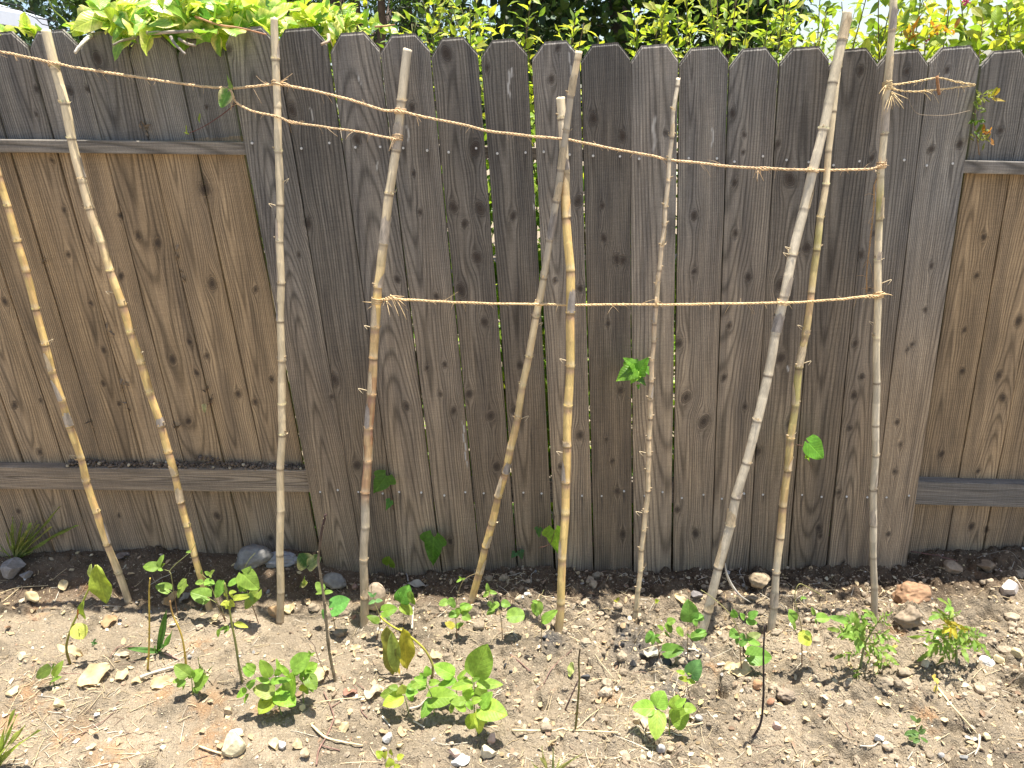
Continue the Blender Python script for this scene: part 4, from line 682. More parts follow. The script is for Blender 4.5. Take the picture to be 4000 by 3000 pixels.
plant(BS, 'bean seedling with one shaded heart leaf, right of the thin dark bare stem', 'seedling', 'Z2', (1412, 1012), [(1390, 880), (1350, 760), (1300, 690)],
      [(1390, 760, 1565, 670, .95, dict(k='heart', pt=(1360, 790))), (1290, 765, 1290, 900, .42), (1400, 790, 1440, 850, .7)], seed=23, col=(0.112, 0.3, 0.09), scol=(.25, .24, .09), sbase=RS, group=G)
plant(BS, 'small three leaved bean tip behind the thin dark bare stem', 'seedling', 'Z2', (1330, 960), [(1300, 800), (1275, 600)], [(1280, 580, 1203, 482, .7), (1290, 595, 1372, 577, .5), (1270, 600, 1195, 602, .4), (1285, 560, 1290, 500, .5)], seed=24, col=BG, scol=(.25, .26, .09), sbase=RS, group=G)
plant(BS, 'dark stemmed bean seedling rising from the charcoal patch, a round leaf low on its right', 'seedling', 'Z4', (1322, 1065), [(1300, 900), (1285, 800), (1255, 700), (1262, 600)],
      [(1385, 955, 1585, 925, .72, dict(k='heart', pt=(1318, 1000))), (1250, 745, 1165, 860, .6), (1250, 770, 1245, 885, .5), (1270, 800, 1330, 870, .45), (1245, 760, 1210, 735, .6), (1270, 790, 1320, 770, .5)], seed=25, col=(0.135, 0.3, 0.0675), scol=(.20, .15, .07), sbase=RS, group=G)
plant(BS, 'bean seedling of soft green paired leaves left of the thick grey cane foot', 'seedling', 'Z4', (1450, 960), [(1440, 820), (1450, 700)], [(1400, 640, 1490, 610, .8), (1400, 660, 1450, 755, .75, dict(c=DG)), (1500, 690, 1582, 795, .55), (1360, 720, 1300, 670, .5), (1370, 740, 1430, 800, .3), (1420, 640, 1370, 690, .5)], seed=26, col=BG, scol=(.25, .26, .09), sbase=RS, group=G)
plant(BS, 'bean seedling whose pointed leaves lean against the thick grey cane foot', 'seedling', 'Z4', (1617, 1055), [(1620, 850), (1622, 660), (1590, 600)],
      [(1640, 640, 1635, 410, .68, dict(lean=.1)), (1690, 560, 1805, 605, .72), (1690, 600, 1720, 685, .65), (1680, 590, 1790, 560, .5), (1650, 808, 1830, 745, .5), (1645, 800, 1615, 765, .5), (1700, 740, 1820, 720, .4)], seed=27, col=(0.15, 0.338, 0.075), scol=(.24, .18, .08), sbase=RS, group=G)
plant(BS, 'short bean seedling with a blue green cupped leaf, right below the charcoal patch', 'seedling', 'Z4', (1655, 1480), [(1625, 1370), (1610, 1290)],
      [(1660, 1200, 1738, 1060, .9, dict(k='heart', c=(0.12, 0.285, 0.128), lean=.1)), (1620, 1260, 1530, 1235, .55), (1615, 1265, 1710, 1290, .6), (1590, 1190, 1508, 1160, .45), (1690, 1180, 1735, 1275, .6, dict(c=(0.105, 0.255, 0.105))), (1620, 1190, 1650, 1195, .5)], seed=28, col=(0.24, 0.39, 0.075), scol=(.24, .14, .08), sbase=RS, group=G)
plant(BS, 'bean seedling with a long pale vine reaching left to the thick grey cane', 'seedling', 'Z5', (547, 1172), [(530, 950), (525, 800), (495, 700), (440, 580), (380, 505), (290, 420), (170, 330), (105, 288)],
      [(640, 1005, 882, 1005, .82, dict(k='heart', pt=(545, 1050))), (500, 740, 415, 790, 1.0), (530, 760, 585, 830, .7), (600, 820, 748, 755, .55, dict(c=(0.24, 0.33, 0.15))), (610, 835, 755, 875, .5), (520, 885, 610, 820, .55), (590, 625, 718, 645, .6), (620, 592, 715, 515, .65), (470, 592, 455, 500, .7), (575, 605, 530, 540, .6), (500, 800, 490, 880, .5)], seed=29, col=(0.15, 0.338, 0.075), scol=(.33, .31, .12), sbase=(.25, .13, .07), sr=.0018, group=G)
plant(BS, 'bean seedling with a squarish drooping leaf and a vine that loops over to the right', 'seedling', 'Z5', (1196, 1105), [(1196, 880), (1188, 680), (1135, 460), (1120, 330), (1165, 226), (1240, 250), (1340, 305), (1432, 358)],
      [(1170, 790, 1315, 830, 1.05, dict(k='round', c=(0.3, 0.39, 0.075))), (1230, 735, 1305, 780, .6, dict(c=DG)), (1120, 640, 1075, 505, .75), (1100, 630, 1135, 725, .45), (1345, 590, 1502, 590, .68), (1330, 560, 1303, 475, .4), (1338, 600, 1358, 660, .35), (1185, 370, 1250, 380, .5), (1190, 370, 1190, 400, .5)], seed=30, col=BG, scol=(.30, .28, .10), sbase=(.18, .09, .05), sr=.0018, group=G)
plant('weed_sprout', 'tiny pale sprout at the bottom edge, below the long crossing twigs', 'sprout', 'B', (825, 1700), [(825, 1640)], [(780, 1590, 745, 1560, .8), (790, 1600, 800, 1560, .6), (835, 1580, 830, 1545, .6), (870, 1600, 905, 1580, .7), (825, 1650, 825, 1600, .9), (850, 1650, 890, 1650, .6)], seed=31, col=YG, sr=.0012)
plant('weed_sprout', 'small speckled sprout low in the bare soil at the right front', 'sprout', 'D', (945, 1530), [(930, 1440), (910, 1380)], [(920, 1370, 890, 1340, .5), (915, 1380, 940, 1355, .5), (930, 1440, 850, 1450, .4), (935, 1450, 970, 1420, .5), (940, 1470, 990, 1500, .4), (935, 1480, 900, 1500, .5), (930, 1460, 870, 1480, .4), (930, 1430, 955, 1395, .4)], seed=32, col=(0.105, 0.195, 0.075), sr=.0009, kind='oval')
plant('weed_sprout', 'tiny two leaved weed in the sun at the edge of the fence shadow', 'sprout', 'Z4', (855, 425), [(853, 405)], [(855, 405, 878, 372, .6), (850, 408, 828, 402, .6), (853, 410, 860, 430, .5)], seed=33, col=YG, sr=.001)
plant('weed_sprout', 'tiny sunlit weed right of the thinnest cane at the shadow edge', 'sprout', 'Z4', (1283, 445), [(1283, 415)], [(1283, 415, 1265, 395, .6), (1283, 415, 1310, 400, .6), (1283, 418, 1268, 435, .5), (1283, 418, 1300, 435, .5), (1283, 415, 1285, 385, .5)], seed=34, col=YG, sr=.001)
plant('weed_sprout', 'small dark weed by the wilted sapling on the left', 'sprout', 'Z1', (740, 1165), [(740, 1140)], [(740, 1140, 705, 1130, .5), (740, 1140, 745, 1095, .5), (740, 1145, 770, 1140, .5), (738, 1140, 715, 1165, .5)], seed=35, col=(0.075, 0.18, 0.075), sr=.001)
plant('weed_sprout', 'yellowing stub with one shrivelled leaf on a long dry stalk, right of the tomatoes', 'sprout', 'D', (1030, 1195), [(1042, 1140), (1030, 1105)], [(1030, 1110, 1020, 1090, 1.2), (1035, 1105, 1050, 1140, .8), (1040, 1150, 1030, 1195, .4)], seed=36, col=(0.675, 0.63, 0.18), scol=(.55, .45, .2), sr=.003)
# plantain like weed: long blades from one crown
def blades(name, label, cat, crop, base, tips, w=.006, col=DG, seed=0, kind='lance', mat=None, fold=.5, curl=.1):
    r = np.random.default_rng(5000+seed); b = onground(crop, *base, up=-.004); root = thing(name, label, cat, tuple(b))
    for x, y in tips:
        px, py = cp(crop, x, y); p1 = aty(px, py, b[1]-r.uniform(-.02, .05)); p0 = b+r.normal(size=3)*[.004, .004, 0]
        one_leaf(root, p0, p1, w*r.uniform(.7, 1.2), kind, vary(col, r), r, mat, nh=np.array([r.normal()*.5, -.6, .8]), fold=fold, curl=curl, name='blade')
    return root
blades('plantain_weed', 'dark green weed of a few long narrow blades from one crown, between two yellow stems', 'weed', 'Z1', (1435, 1235), [(1512, 815), (1590, 1045), (1105, 1192), (1155, 1358), (1340, 1235), (1470, 1160), (1380, 1170), (1290, 1330)], .0095, (.10, .24, .08), 1)
blades('grass_tuft', 'pale green grass blades at the left end of the bottom edge', 'grass', 'A', (-20, 1640), [(70, 1360), (120, 1400), (190, 1420), (60, 1440), (20, 1390), (100, 1500), (40, 1330), (-30, 1400)], .0035, (.30, .40, .14), 2, 'blade')
blades('grass_tuft', 'greyish grass blades fanning up from the bottom edge, front right of centre', 'grass', 'C', (240, 1720), [(165, 1545), (255, 1545), (420, 1570), (120, 1635), (300, 1600), (210, 1600)], .0042, (.34, .40, .24), 3, 'blade')
rr = np.random.default_rng(77)
blades('grass_clump', 'shaded clump of long grass against the fence at the far left', 'grass', 'A', (95, 370), [(rr.normal(120, 90), rr.uniform(120, 330)) for _ in range(30)]+[(420, 150), (330, 60), (150, 150), (390, 170), (210, 150), (60, 130)], 0.0009, (.26, .34, .14), 4, 'blade')
blades('grass_sprig', 'sprig of fine grass beside the compact seedling near the yellow stem', 'grass', 'Z1', (1920, 1500), [(1840, 1310), (1880, 1360), (1990, 1400), (1960, 1430), (1900, 1380)], .002, (.11, .18, .06), 5, 'blade')
# tomatoes
def tomato(label, crop, base, stem, fronds, seed):
    r = np.random.default_rng(6000+seed); b = onground(crop, *base, up=-.006); root = thing('tomato_plant', label, 'tomato plant', tuple(b)); Yb = b[1]
    W3 = lambda x, y, o=0: aty(*cp(crop, x, y), Yb+o)
    C = spline([b]+[W3(*q) for q in stem], 30); v, f = tube(C, np.linspace(.0042, .0018, 30), 7); m = MB(); m.add(v, f, (.22, .24, .10)); m.build('stem', STEMM, root)
    for fr in fronds:
        (x0, y0), (x1, y1) = fr[:2]; o = fr[2] if len(fr) > 2 else {}; c = o.get('c', (.19, .33, .085))
        off = r.uniform(-.05, .05); p0 = W3(x0, y0); p1 = W3(x1, y1, off-.02); L = np.linalg.norm(p1-p0); d = (p1-p0)/L
        R_ = spline([p0, (p0+p1)/2+np.array([0, 0, .10*L]), p1], 12); m = MB(); v, f = tube(R_, np.linspace(.0015, .0008, 12), 5); m.add(v, f, (.20, .25, .10))
        n0 = nrm(np.array([r.normal()*.4, -.5+r.normal()*.2, .8])); side = nrm(np.cross(d, n0))
        for t, sgn, k in [(.34, 1, .36), (.38, -1, .36), (.6, 1, .46), (.66, -1, .46), (.84, 1, .34), (.88, -1, .34), (.95, 0, .62)]:
            q = R_[int(t*11)]; a = nrm(d*(.55 if sgn else 1)+side*sgn*.8+r.normal(size=3)*.18-np.array([0, 0, .3])*t); ln = L*k*r.uniform(.62, 1.05)
            v, f, lu, _k = leaf_batch([q], [a*ln], [n0+r.normal(size=3)*.35], ln*r.uniform(.16, .25), 'tom', 14, 4, r.uniform(.1, .5), r.uniform(.1, .5), .05, r)
            m.add(v, f, vary(c, r, .2), lu)
        m.build('leaf', LEAF, root)
tomato('sprawling young tomato plant in front of the foot of the tallest cane, one frond yellowed', 'Z6', (440, 1140), [(465, 1000), (495, 870), (560, 750), (630, 640)],
       [((490, 860), (200, 730)), ((490, 850), (300, 620)), ((520, 820), (390, 640)), ((490, 870), (770, 900)), ((560, 760), (775, 790)), ((560, 760), (480, 640)), ((630, 640), (550, 560)), ((630, 640), (735, 560)), ((635, 640), (745, 660)), ((470, 1000), (240, 1000)), ((440, 1130), (160, 1190)), ((432, 1140), (300, 1330), dict(c=(.16, .27, .05))), ((430, 1130), (400, 1300)), ((440, 1120), (480, 1230)), ((480, 920), (540, 1010)), ((520, 900), (650, 1020)), ((640, 1030), (740, 1240)), ((660, 1020), (815, 1090)), ((640, 1030), (610, 1180)), ((500, 880), (640, 800)), ((500, 880), (370, 800)), ((480, 1190), (745, 1370), dict(c=(.36, .34, .16))), ((600, 1250), (570, 1340), dict(c=(.42, .34, .05))), ((500, 870), (700, 980))], 1)
tomato('neat young tomato plant standing by itself, the right one of the two', 'Z6', (1487, 1090), [(1480, 900), (1468, 720), (1440, 580), (1415, 480)],
       [((1465, 770), (1130, 790)), ((1465, 820), (1160, 970)), ((1470, 800), (1260, 880)), ((1470, 830), (1330, 1020)), ((1480, 860), (1460, 1000)), ((1478, 830), (1550, 940)), ((1470, 720), (1640, 700)), ((1500, 705), (1790, 940)), ((1540, 710), (1680, 930)), ((1475, 700), (1740, 780)), ((1430, 590), (1290, 570)), ((1425, 560), (1410, 465)), ((1440, 600), (1505, 530)), ((1440, 620), (1370, 610)), ((1465, 760), (1300, 730)), ((1470, 760), (1560, 820)), ((1465, 700), (1390, 700), dict(c=(.40, .36, .05))), ((1470, 690), (1530, 690), dict(c=(.38, .36, .06))), ((1470, 800), (1400, 900))], 2)
# bare stems
def stake(name, label, cat, crop, pts, r0, col, seed=0, bud=.3, up=-.01, tipc=None):
    r = np.random.default_rng(7000+seed); b = onground(crop, *pts[0], up=up); P = [b]+[aty(*cp(crop, x, y), b[1]+.004*i) for i, (x, y) in enumerate(pts[1:])]; L = np.linalg.norm(np.diff(np.array(P), axis=0), axis=1).sum(); n = max(12, int(L/.005)); C = spline(P, n)
    R = np.linspace(r0, r0*.62, n)*(1+.16*(vn(np.arange(n)*.55, np.zeros(n)+seed, 2)-.5)*2); root_m = MB(); v, f = tube(C, R, 8)
    t = np.linspace(0, 1, n)[:, None]; c = np.array(col)*(1-sstep(.6, 1, t))+np.array(tipc if tipc else col)*sstep(.6, 1, t); c = c*(.75+.5*fbm(t*30, t*0+seed, 2, 1)); root_m.add(v, f, np.repeat(c, 8, 0))
    for _ in range(int(n*bud*.3)):
        k = int(r.integers(3, n-1)); s_ = np.array([r.choice([-1, 1])*.8, -.5, .5])*R[k]; V, Fc = ICO[1]; root_m.add(V*R[k]*r.uniform(.35, .6)+C[k]+s_, [Fc], np.array(col)*1.25)
    return tag(root_m.build(name, BARK, None, tuple(b)), label, cat)
stake('bare_stem', 'thin dark bare stem with pale buds standing just right of the pale upright cane', 'bare stem', 'B', [(488, 1115), (450, 920), (420, 620), (395, 450), (385, 380), (403, 210), (430, 92)], .0052, (.24, .19, .12), 1, .5, tipc=(.07, .04, .035))
stake('bare_stem', 'short upright olive stem on its own in the front soil', 'bare stem', 'C', [(388, 1432), (405, 1270), (415, 1120), (412, 1000), (420, 925)], .0034, (.19, .16, .05), 2, .3, tipc=(.06, .04, .02))
stake('bare_stem', 'long near black thin stem standing before the heart leaved seedling, right of centre', 'bare stem', 'C', [(1462, 1490), (1530, 1395), (1550, 1250), (1553, 1100), (1552, 950), (1560, 780)], .0036, (.05, .035, .03), 3, .4)
stake('bare_stem', 'straight yellow leafless stem, the left of two yellow ones', 'bare stem', 'Z1', [(1308, 1425), (1330, 1250), (1337, 1000), (1335, 700), (1335, 560), (1345, 435)], .0035, (.50, .36, .07), 4, .35)
stake('bare_stem', 'bent yellow leafless stem with a brown tip, the right of two yellow ones', 'bare stem', 'Z1', [(1730, 1400), (1718, 1240), (1690, 1080), (1645, 950), (1600, 860), (1570, 760), (1560, 680)], .0036, (.52, .37, .07), 5, .2, tipc=(.28, .16, .06))
stake('twig', 'hair thin dark twig leaning left of the thin dark bare stem', 'twig', 'Z2', [(1360, 1540), (1260, 1380), (1200, 1230), (1180, 1160), (1120, 1105)], .0012, (.12, .07, .05), 6, 0)
stake('twig', 'dark stick leaning to the right behind the short olive stem', 'twig', 'Z4', [(285, 1580), (370, 1420), (440, 1260)], .0028, (.14, .09, .08), 7, .1)
# ivy and shoots on the boards
def ivy(label, crop, leaves, stem=None, col=(.13, .33, .05), seed=0, kind='ivy', edge=None, name='ivy_sprig', cat='ivy', y=-.014, lmat=None, scol=(.12, .06, .04)):
    r = np.random.default_rng(8000+seed); P = lambda x, yy, o=0: aty(*cp(crop, x, yy), y+o)
    p = P(*(stem[0] if stem else leaves[0][:2]), .012); root = thing(name, label, cat, tuple(p))
    if stem:
        C = spline([P(*stem[0], .03)]+[P(*q, -.004) for q in stem], 24); v, f = tube(C, np.linspace(.0016, .0008, 24), 5); m = MB(); m.add(v, f, scol); m.build('stem', STEMM, root)
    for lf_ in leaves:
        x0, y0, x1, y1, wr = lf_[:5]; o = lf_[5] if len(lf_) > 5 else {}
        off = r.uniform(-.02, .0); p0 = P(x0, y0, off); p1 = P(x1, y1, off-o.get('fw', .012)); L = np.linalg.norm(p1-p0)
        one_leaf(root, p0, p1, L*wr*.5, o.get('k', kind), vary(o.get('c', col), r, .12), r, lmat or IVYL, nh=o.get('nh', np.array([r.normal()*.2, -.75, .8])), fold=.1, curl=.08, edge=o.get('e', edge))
        if not stem:
            C = spline([P(x0+r.uniform(-10, 10), y0-8, .03), p0], 5); v, f = tube(C, .0009, 4); m = MB(); m.add(v, f, scol); m.build('petiole', STEMM, root)
    return root
ivy('cluster of bright lobed ivy leaves poking through the boards beside the thinnest cane', 'N5', [(1850, 780, 1745, 850, 1.25, dict(c=(.12, .27, .03))), (1870, 760, 1795, 705, 1.0), (1890, 790, 1950, 700, 1.1, dict(c=(.12, .30, .04))), (1880, 790, 1840, 868, 1.15, dict(c=(.20, .40, .05), fw=.03)), (1890, 830, 1935, 880, .9, dict(c=(.08, .20, .04))), (1885, 875, 1888, 905, .8), (1930, 770, 1960, 820, .9)], [(1855, 800), (1880, 800), (1895, 840)], seed=1, y=-.085)
ivy('single bright heart shaped ivy leaf on a dark stalk, right of the olive cane', 'N6', [(885, 1235, 978, 1328, 1.05, dict(k='heart', c=(.12, .33, .04))), (870, 1310, 890, 1348, .9, dict(c=(.24, .42, .04))), (885, 1310, 860, 1330, .7, dict(c=(.2, .4, .04)))], [(810, 1245), (850, 1255), (868, 1300), (885, 1350), (902, 1385)], seed=2, y=-.10)
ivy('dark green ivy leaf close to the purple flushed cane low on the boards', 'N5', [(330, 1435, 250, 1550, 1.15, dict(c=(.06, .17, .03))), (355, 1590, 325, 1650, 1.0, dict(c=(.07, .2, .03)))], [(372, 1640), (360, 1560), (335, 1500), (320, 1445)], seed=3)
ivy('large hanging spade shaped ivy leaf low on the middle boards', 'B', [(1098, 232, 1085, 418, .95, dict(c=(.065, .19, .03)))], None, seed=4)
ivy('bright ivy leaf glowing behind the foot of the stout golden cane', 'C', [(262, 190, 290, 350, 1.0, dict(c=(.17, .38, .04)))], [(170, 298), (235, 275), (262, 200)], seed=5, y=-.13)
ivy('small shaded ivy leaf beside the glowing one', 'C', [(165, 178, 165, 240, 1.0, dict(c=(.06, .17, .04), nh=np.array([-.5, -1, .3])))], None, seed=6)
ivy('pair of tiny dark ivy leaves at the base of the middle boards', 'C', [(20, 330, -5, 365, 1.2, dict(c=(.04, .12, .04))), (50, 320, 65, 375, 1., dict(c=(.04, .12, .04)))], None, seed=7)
ivy('tiny round ivy leaf on a stalk at the board foot near the tan stone', 'Z2', [(1985, 290, 1990, 210, 1.3, dict(c=(.10, .20, .03), k='heart'))], [(2012, 350), (1995, 290)], seed=8)
VAR = (.55, .58, .36)
ivy('variegated ivy leaf caught where the two twines meet, top left', 'N1', [(1405, 570, 1360, 662, .95, dict(k='heart', c=(.12, .28, .06), e=VAR)), (1425, 540, 1400, 460, .4, dict(c=(.16, .28, .1)))], [(1440, 640), (1420, 610), (1408, 575)], seed=9, y=-.06)
ivy('bare reddish ivy shoot with two budding leaves in front of the left rail', 'N1', [(1230, 745, 1232, 700, .75, dict(k='heart', c=(.22, .34, .06))), (1155, 820, 1145, 775, .5, dict(k='heart', c=(.28, .36, .08))), (1160, 825, 1135, 815, .5, dict(k='heart', c=(.28, .36, .08))), (1165, 825, 1140, 828, .4, dict(c=(.28, .36, .08)))], [(1455, 640), (1360, 715), (1250, 785), (1150, 828)], seed=10, y=-.05, scol=(.13, .04, .03))
ivy('variegated ivy pair growing from the soil left of the dark bare stem', 'Z2', [(1100, 285, 1025, 178, 1.25, dict(k='heart', c=(.07, .18, .07), e=VAR)), (1130, 300, 1250, 215, .75, dict(k='heart', c=(.2, .3, .16), e=VAR)), (1180, 215, 1225, 175, .7, dict(c=(.10, .2, .08), e=VAR))], [(1200, 430), (1160, 330), (1110, 290)], seed=11, y=-.09)
ivy('tiny variegated ivy sprout in the sun patch left of the dark bare stem', 'Z2', [(1075, 500, 1070, 422, .45, dict(c=(.20, .32, .08), e=VAR)), (1060, 500, 1105, 490, 1.1, dict(k='heart', c=(.25, .36, .1), e=VAR)), (1060, 480, 1020, 540, .5, dict(c=(.2, .3, .1)))], [(1060, 600), (1060, 500)], seed=12, y=-.13)
ivy('wilted scrap of variegated leaf stuck to a tan board of the left stretch', 'N4', [(1260, 1000, 1262, 1048, .8, dict(k='heart', c=(.3, .34, .2), e=(.6, .58, .42)))], [(1300, 990), (1265, 1000)], seed=13, y=.04)
r_ = np.random.default_rng(5)
lv = []
for (x, y, n_, c) in [(1960, 600, 14, (.20, .26, .05)), (1930, 660, 9, (.17, .25, .06)), (1925, 760, 9, (.12, .22, .05)), (1930, 850, 12, (.16, .20, .05)), (1985, 840, 8, (.34, .17, .05)), (2010, 610, 5, (.30, .24, .05)), (1920, 810, 6, (.12, .2, .05))]:
    for _ in range(n_): a = r_.uniform(-1.6, 1.2); ln = r_.uniform(28, 58); x0, y0 = x+r_.normal()*22, y+r_.normal()*18; lv.append((x0, y0, x0+math.cos(a)*ln*r_.choice([1, 1, -.6]), y0+math.sin(a)*ln, r_.uniform(.3, .5), dict(c=c, nh=np.array([r_.normal()*.6, -.8, .6]))))
lv += [(2010, 610, 2100, 620, .3, dict(c=(.36, .3, .08))), (2010, 595, 2050, 535, .3, dict(c=(.24, .28, .06)))]
ivy('leafy shoot with reddish tips growing out between the last grey picket and right stretch', 'N3', lv, [(1935, 950), (1925, 870), (1905, 760), (1920, 660), (1960, 600), (2030, 560)], kind='lance', seed=14, name='leafy_shoot', cat='shoot', y=-.005, lmat=SHRUBL, scol=(.20, .12, .06))
# ------------------------------------------------------------------ stones, charcoal, litter
def ppm(p): return FPX/float((np.asarray(p)-CAM) @ F2)
def rock_mesh(r, sx, sy, sz, sub=3, ang=.5, rough=.12):
    V, Fc = ICO[sub]; V = V.copy(); s = int(r.integers(0, 99))
    for _ in range(int(6+12*ang)):                                     # flat facets
        d = nrm(r.normal(size=3)); h = r.uniform(.42, .85) if ang >= .35 else r.uniform(.72, .95); k = V @ d; V = V-np.maximum(k-h, 0)[:, None]*d
    V = V*(1+rough*2*n3(V*1.8+s*3.1, s % 5)[:, None]+rough*.8*n3(V*5+s, 2)[:, None]); return V*[sx, sy, sz], Fc
def rock(crop, x, y, w, h, col, label, name='stone', cat='stone', mat=None, ang=.6, sub=3, depth=.8, rot=None, group=None, seed=0, rough=.1, sink=.3):
    r = np.random.default_rng(9000+seed); p = onground(crop, x, y+h*.3); k = K/CR[crop][2]/ppm(p); sx = w*k/2; sz = h*k/2*1.1
    V, Fc = rock_mesh(r, sx, sx*depth, sz, sub, ang, rough); a = r.uniform(-.5, .5) if rot is None else rot; R_ = np.array(Matrix.Rotation(a, 3, 'Y'))
    V = V @ R_.T; V = V+p+[0, sx*depth*.4, sz*(1-sink)-.002]
    m = MB(); n = n3(V*40, 3)[:, None]; m.add(V, [Fc], np.array(col)*(1+.5*n)); return tag(m.build(name, mat or STONE, None, tuple(p), smooth=ang < .35), label, cat, group)
CRM = (.58, .50, .34); YEL = (.56, .46, .26); WHT = (.62, .60, .54); TAN = (.46, .36, .23); GRY = (.30, .29, .27); PNK = (.48, .34, .27)
ST = [('A', 85, 440, 160, 160, (.27, .25, .23), 'grey boulder at the left edge beside the shaded grass', .4), ('A', 172, 512, 85, 55, (.27, .25, .23), 'small dark grey stone leaning on the left boulder', .4),
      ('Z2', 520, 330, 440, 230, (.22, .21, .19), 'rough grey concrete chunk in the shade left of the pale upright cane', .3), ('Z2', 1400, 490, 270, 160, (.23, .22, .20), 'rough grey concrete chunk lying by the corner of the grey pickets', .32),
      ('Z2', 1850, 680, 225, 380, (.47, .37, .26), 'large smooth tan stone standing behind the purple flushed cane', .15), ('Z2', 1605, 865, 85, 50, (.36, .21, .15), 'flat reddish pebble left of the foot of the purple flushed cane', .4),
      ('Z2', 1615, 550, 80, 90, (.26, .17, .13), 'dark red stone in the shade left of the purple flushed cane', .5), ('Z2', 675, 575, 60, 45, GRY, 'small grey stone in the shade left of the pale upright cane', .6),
      ('A', 135, 975, 78, 50, CRM, 'cream stone in bare soil left of the wilted sapling', .5), ('A', 70, 1200, 108, 46, YEL, 'long flat yellow stone at the left edge', .7), ('A', 365, 1270, 62, 85, YEL, 'upright yellow flake of stone below the big dead leaf', .7), ('A', 598, 1335, 52, 42, WHT, 'whitish pebble below the big dead leaf', .6),
      ('A', 1405, 1315, 88, 80, TAN, 'rounded tan stone left of the front bean plants', .4), ('A', 1445, 1530, 160, 150, (.60, .52, .33), 'biggest pale yellow stone, low in the front left quarter', .35), ('A', 1450, 1450, 90, 40, WHT, 'pale slab resting on top of the biggest yellow stone', .6), ('A', 1000, 1540, 50, 35, CRM, 'small cream stone near the front left edge', .6),
      ('B', 110, 1520, 112, 70, YEL, 'long yellow stone in the front row left of the reddish twigs', .6), ('B', 258, 1517, 82, 62, YEL, 'square yellow stone next to the long yellow one', .7), ('B', 166, 1533, 55, 60, WHT, 'whitish stone wedged between two yellow ones', .6), ('B', 310, 1588, 70, 78, TAN, 'tan stone at the bottom edge below the square yellow one', .5), ('B', 550, 1412, 92, 62, YEL, 'yellow stone among dry twigs left of the front bean plants', .6), ('B', 500, 1388, 60, 42, TAN, 'small tan stone behind the yellow one among twigs', .6),
      ('B', 1440, 1570, 105, 110, CRM, 'angular cream stone right below the lowest bean plant', .8), ('B', 1232, 1575, 92, 85, PNK, 'pinkish stone at the bottom edge below the lowest bean plant', .7), ('B', 1262, 1632, 135, 55, WHT, 'white flat stone at the bottom edge under the pinkish one', .7), ('B', 1450, 1480, 70, 90, PNK, 'pink broken stone right of the lowest bean plant', .8), ('B', 820, 1480, 80, 60, WHT, 'whitish crumbly stone in the front middle', .5), ('B', 890, 1525, 60, 42, YEL, 'small yellow stone in the front middle', .6),
      ('C', 920, 1545, 58, 66, (.40, .37, .33), 'smooth greyish pebble under the separate bean plant', .1), ('C', 1515, 1150, 62, 62, (.48, .27, .14), 'orange clod of earth beside the long near black stem', .2), ('C', 150, 1122, 32, 44, YEL, 'small yellow oval pebble right of the tallest bean plant', .3), ('C', 1430, 1255, 65, 35, (.52, .50, .38), 'pale flat chip left of the long near black stem', .8), ('C', 1150, 1355, 60, 45, GRY, 'grey pebble right of the separate bean plant', .5), ('C', 768, 1372, 46, 66, TAN, 'tan pebble left of the separate bean plant', .4),
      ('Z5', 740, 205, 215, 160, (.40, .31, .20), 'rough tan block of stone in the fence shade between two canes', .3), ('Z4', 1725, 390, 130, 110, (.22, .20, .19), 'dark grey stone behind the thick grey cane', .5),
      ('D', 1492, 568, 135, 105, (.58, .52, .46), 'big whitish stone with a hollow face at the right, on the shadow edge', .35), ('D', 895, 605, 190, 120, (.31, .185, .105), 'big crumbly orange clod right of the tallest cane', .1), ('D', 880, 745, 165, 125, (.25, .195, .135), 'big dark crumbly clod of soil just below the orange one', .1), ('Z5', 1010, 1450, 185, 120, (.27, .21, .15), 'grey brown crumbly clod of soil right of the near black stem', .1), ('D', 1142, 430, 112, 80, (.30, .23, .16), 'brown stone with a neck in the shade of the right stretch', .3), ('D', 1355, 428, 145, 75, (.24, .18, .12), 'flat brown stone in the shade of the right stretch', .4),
      ('D', 975, 1008, 72, 70, CRM, 'cream cube shaped stone left of the neat tomato plant', .9), ('D', 1435, 975, 76, 66, YEL, 'yellow block shaped stone right of the neat tomato plant', .9), ('D', 1362, 1012, 110, 50, WHT, 'white rough flat stone right of the neat tomato plant', .4), ('D', 1548, 958, 80, 70, YEL, 'tilted yellow slab at the right edge', .8), ('D', 690, 1490, 62, 55, WHT, 'white pebble, the left of a touching pair at the front right', .4), ('D', 733, 1503, 44, 36, WHT, 'white round pebble, the right of a touching pair at the front right', .2), ('D', 58, 1402, 56, 66, PNK, 'pinkish pointed stone in the front soil right of the near black stem', .7), ('D', 1072, 1582, 40, 34, GRY, 'small blue grey pebble at the front right', .3), ('D', 1215, 1595, 56, 36, GRY, 'grey pebble at the bottom edge, front right', .4), ('D', 305, 1625, 56, 66, YEL, 'bright yellow flake of stone at the bottom edge on the right', .7), ('D', 18, 1275, 50, 26, (.33, .17, .10), 'shiny reddish brown nut shaped pebble right of the near black stem', .1), ('D', 1360, 1470, 62, 46, YEL, 'yellow stone at the end of the long dry stalk on the right', .5), ('D', 1560, 1330, 60, 50, CRM, 'cream stone cut by the right edge', .6)]
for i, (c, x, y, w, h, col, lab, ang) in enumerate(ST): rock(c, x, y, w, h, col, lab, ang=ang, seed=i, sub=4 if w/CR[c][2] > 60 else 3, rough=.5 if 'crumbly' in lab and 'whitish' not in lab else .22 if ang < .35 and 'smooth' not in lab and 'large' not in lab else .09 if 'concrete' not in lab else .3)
CHL = 'lump of black charcoal lying in the dark burnt patch'
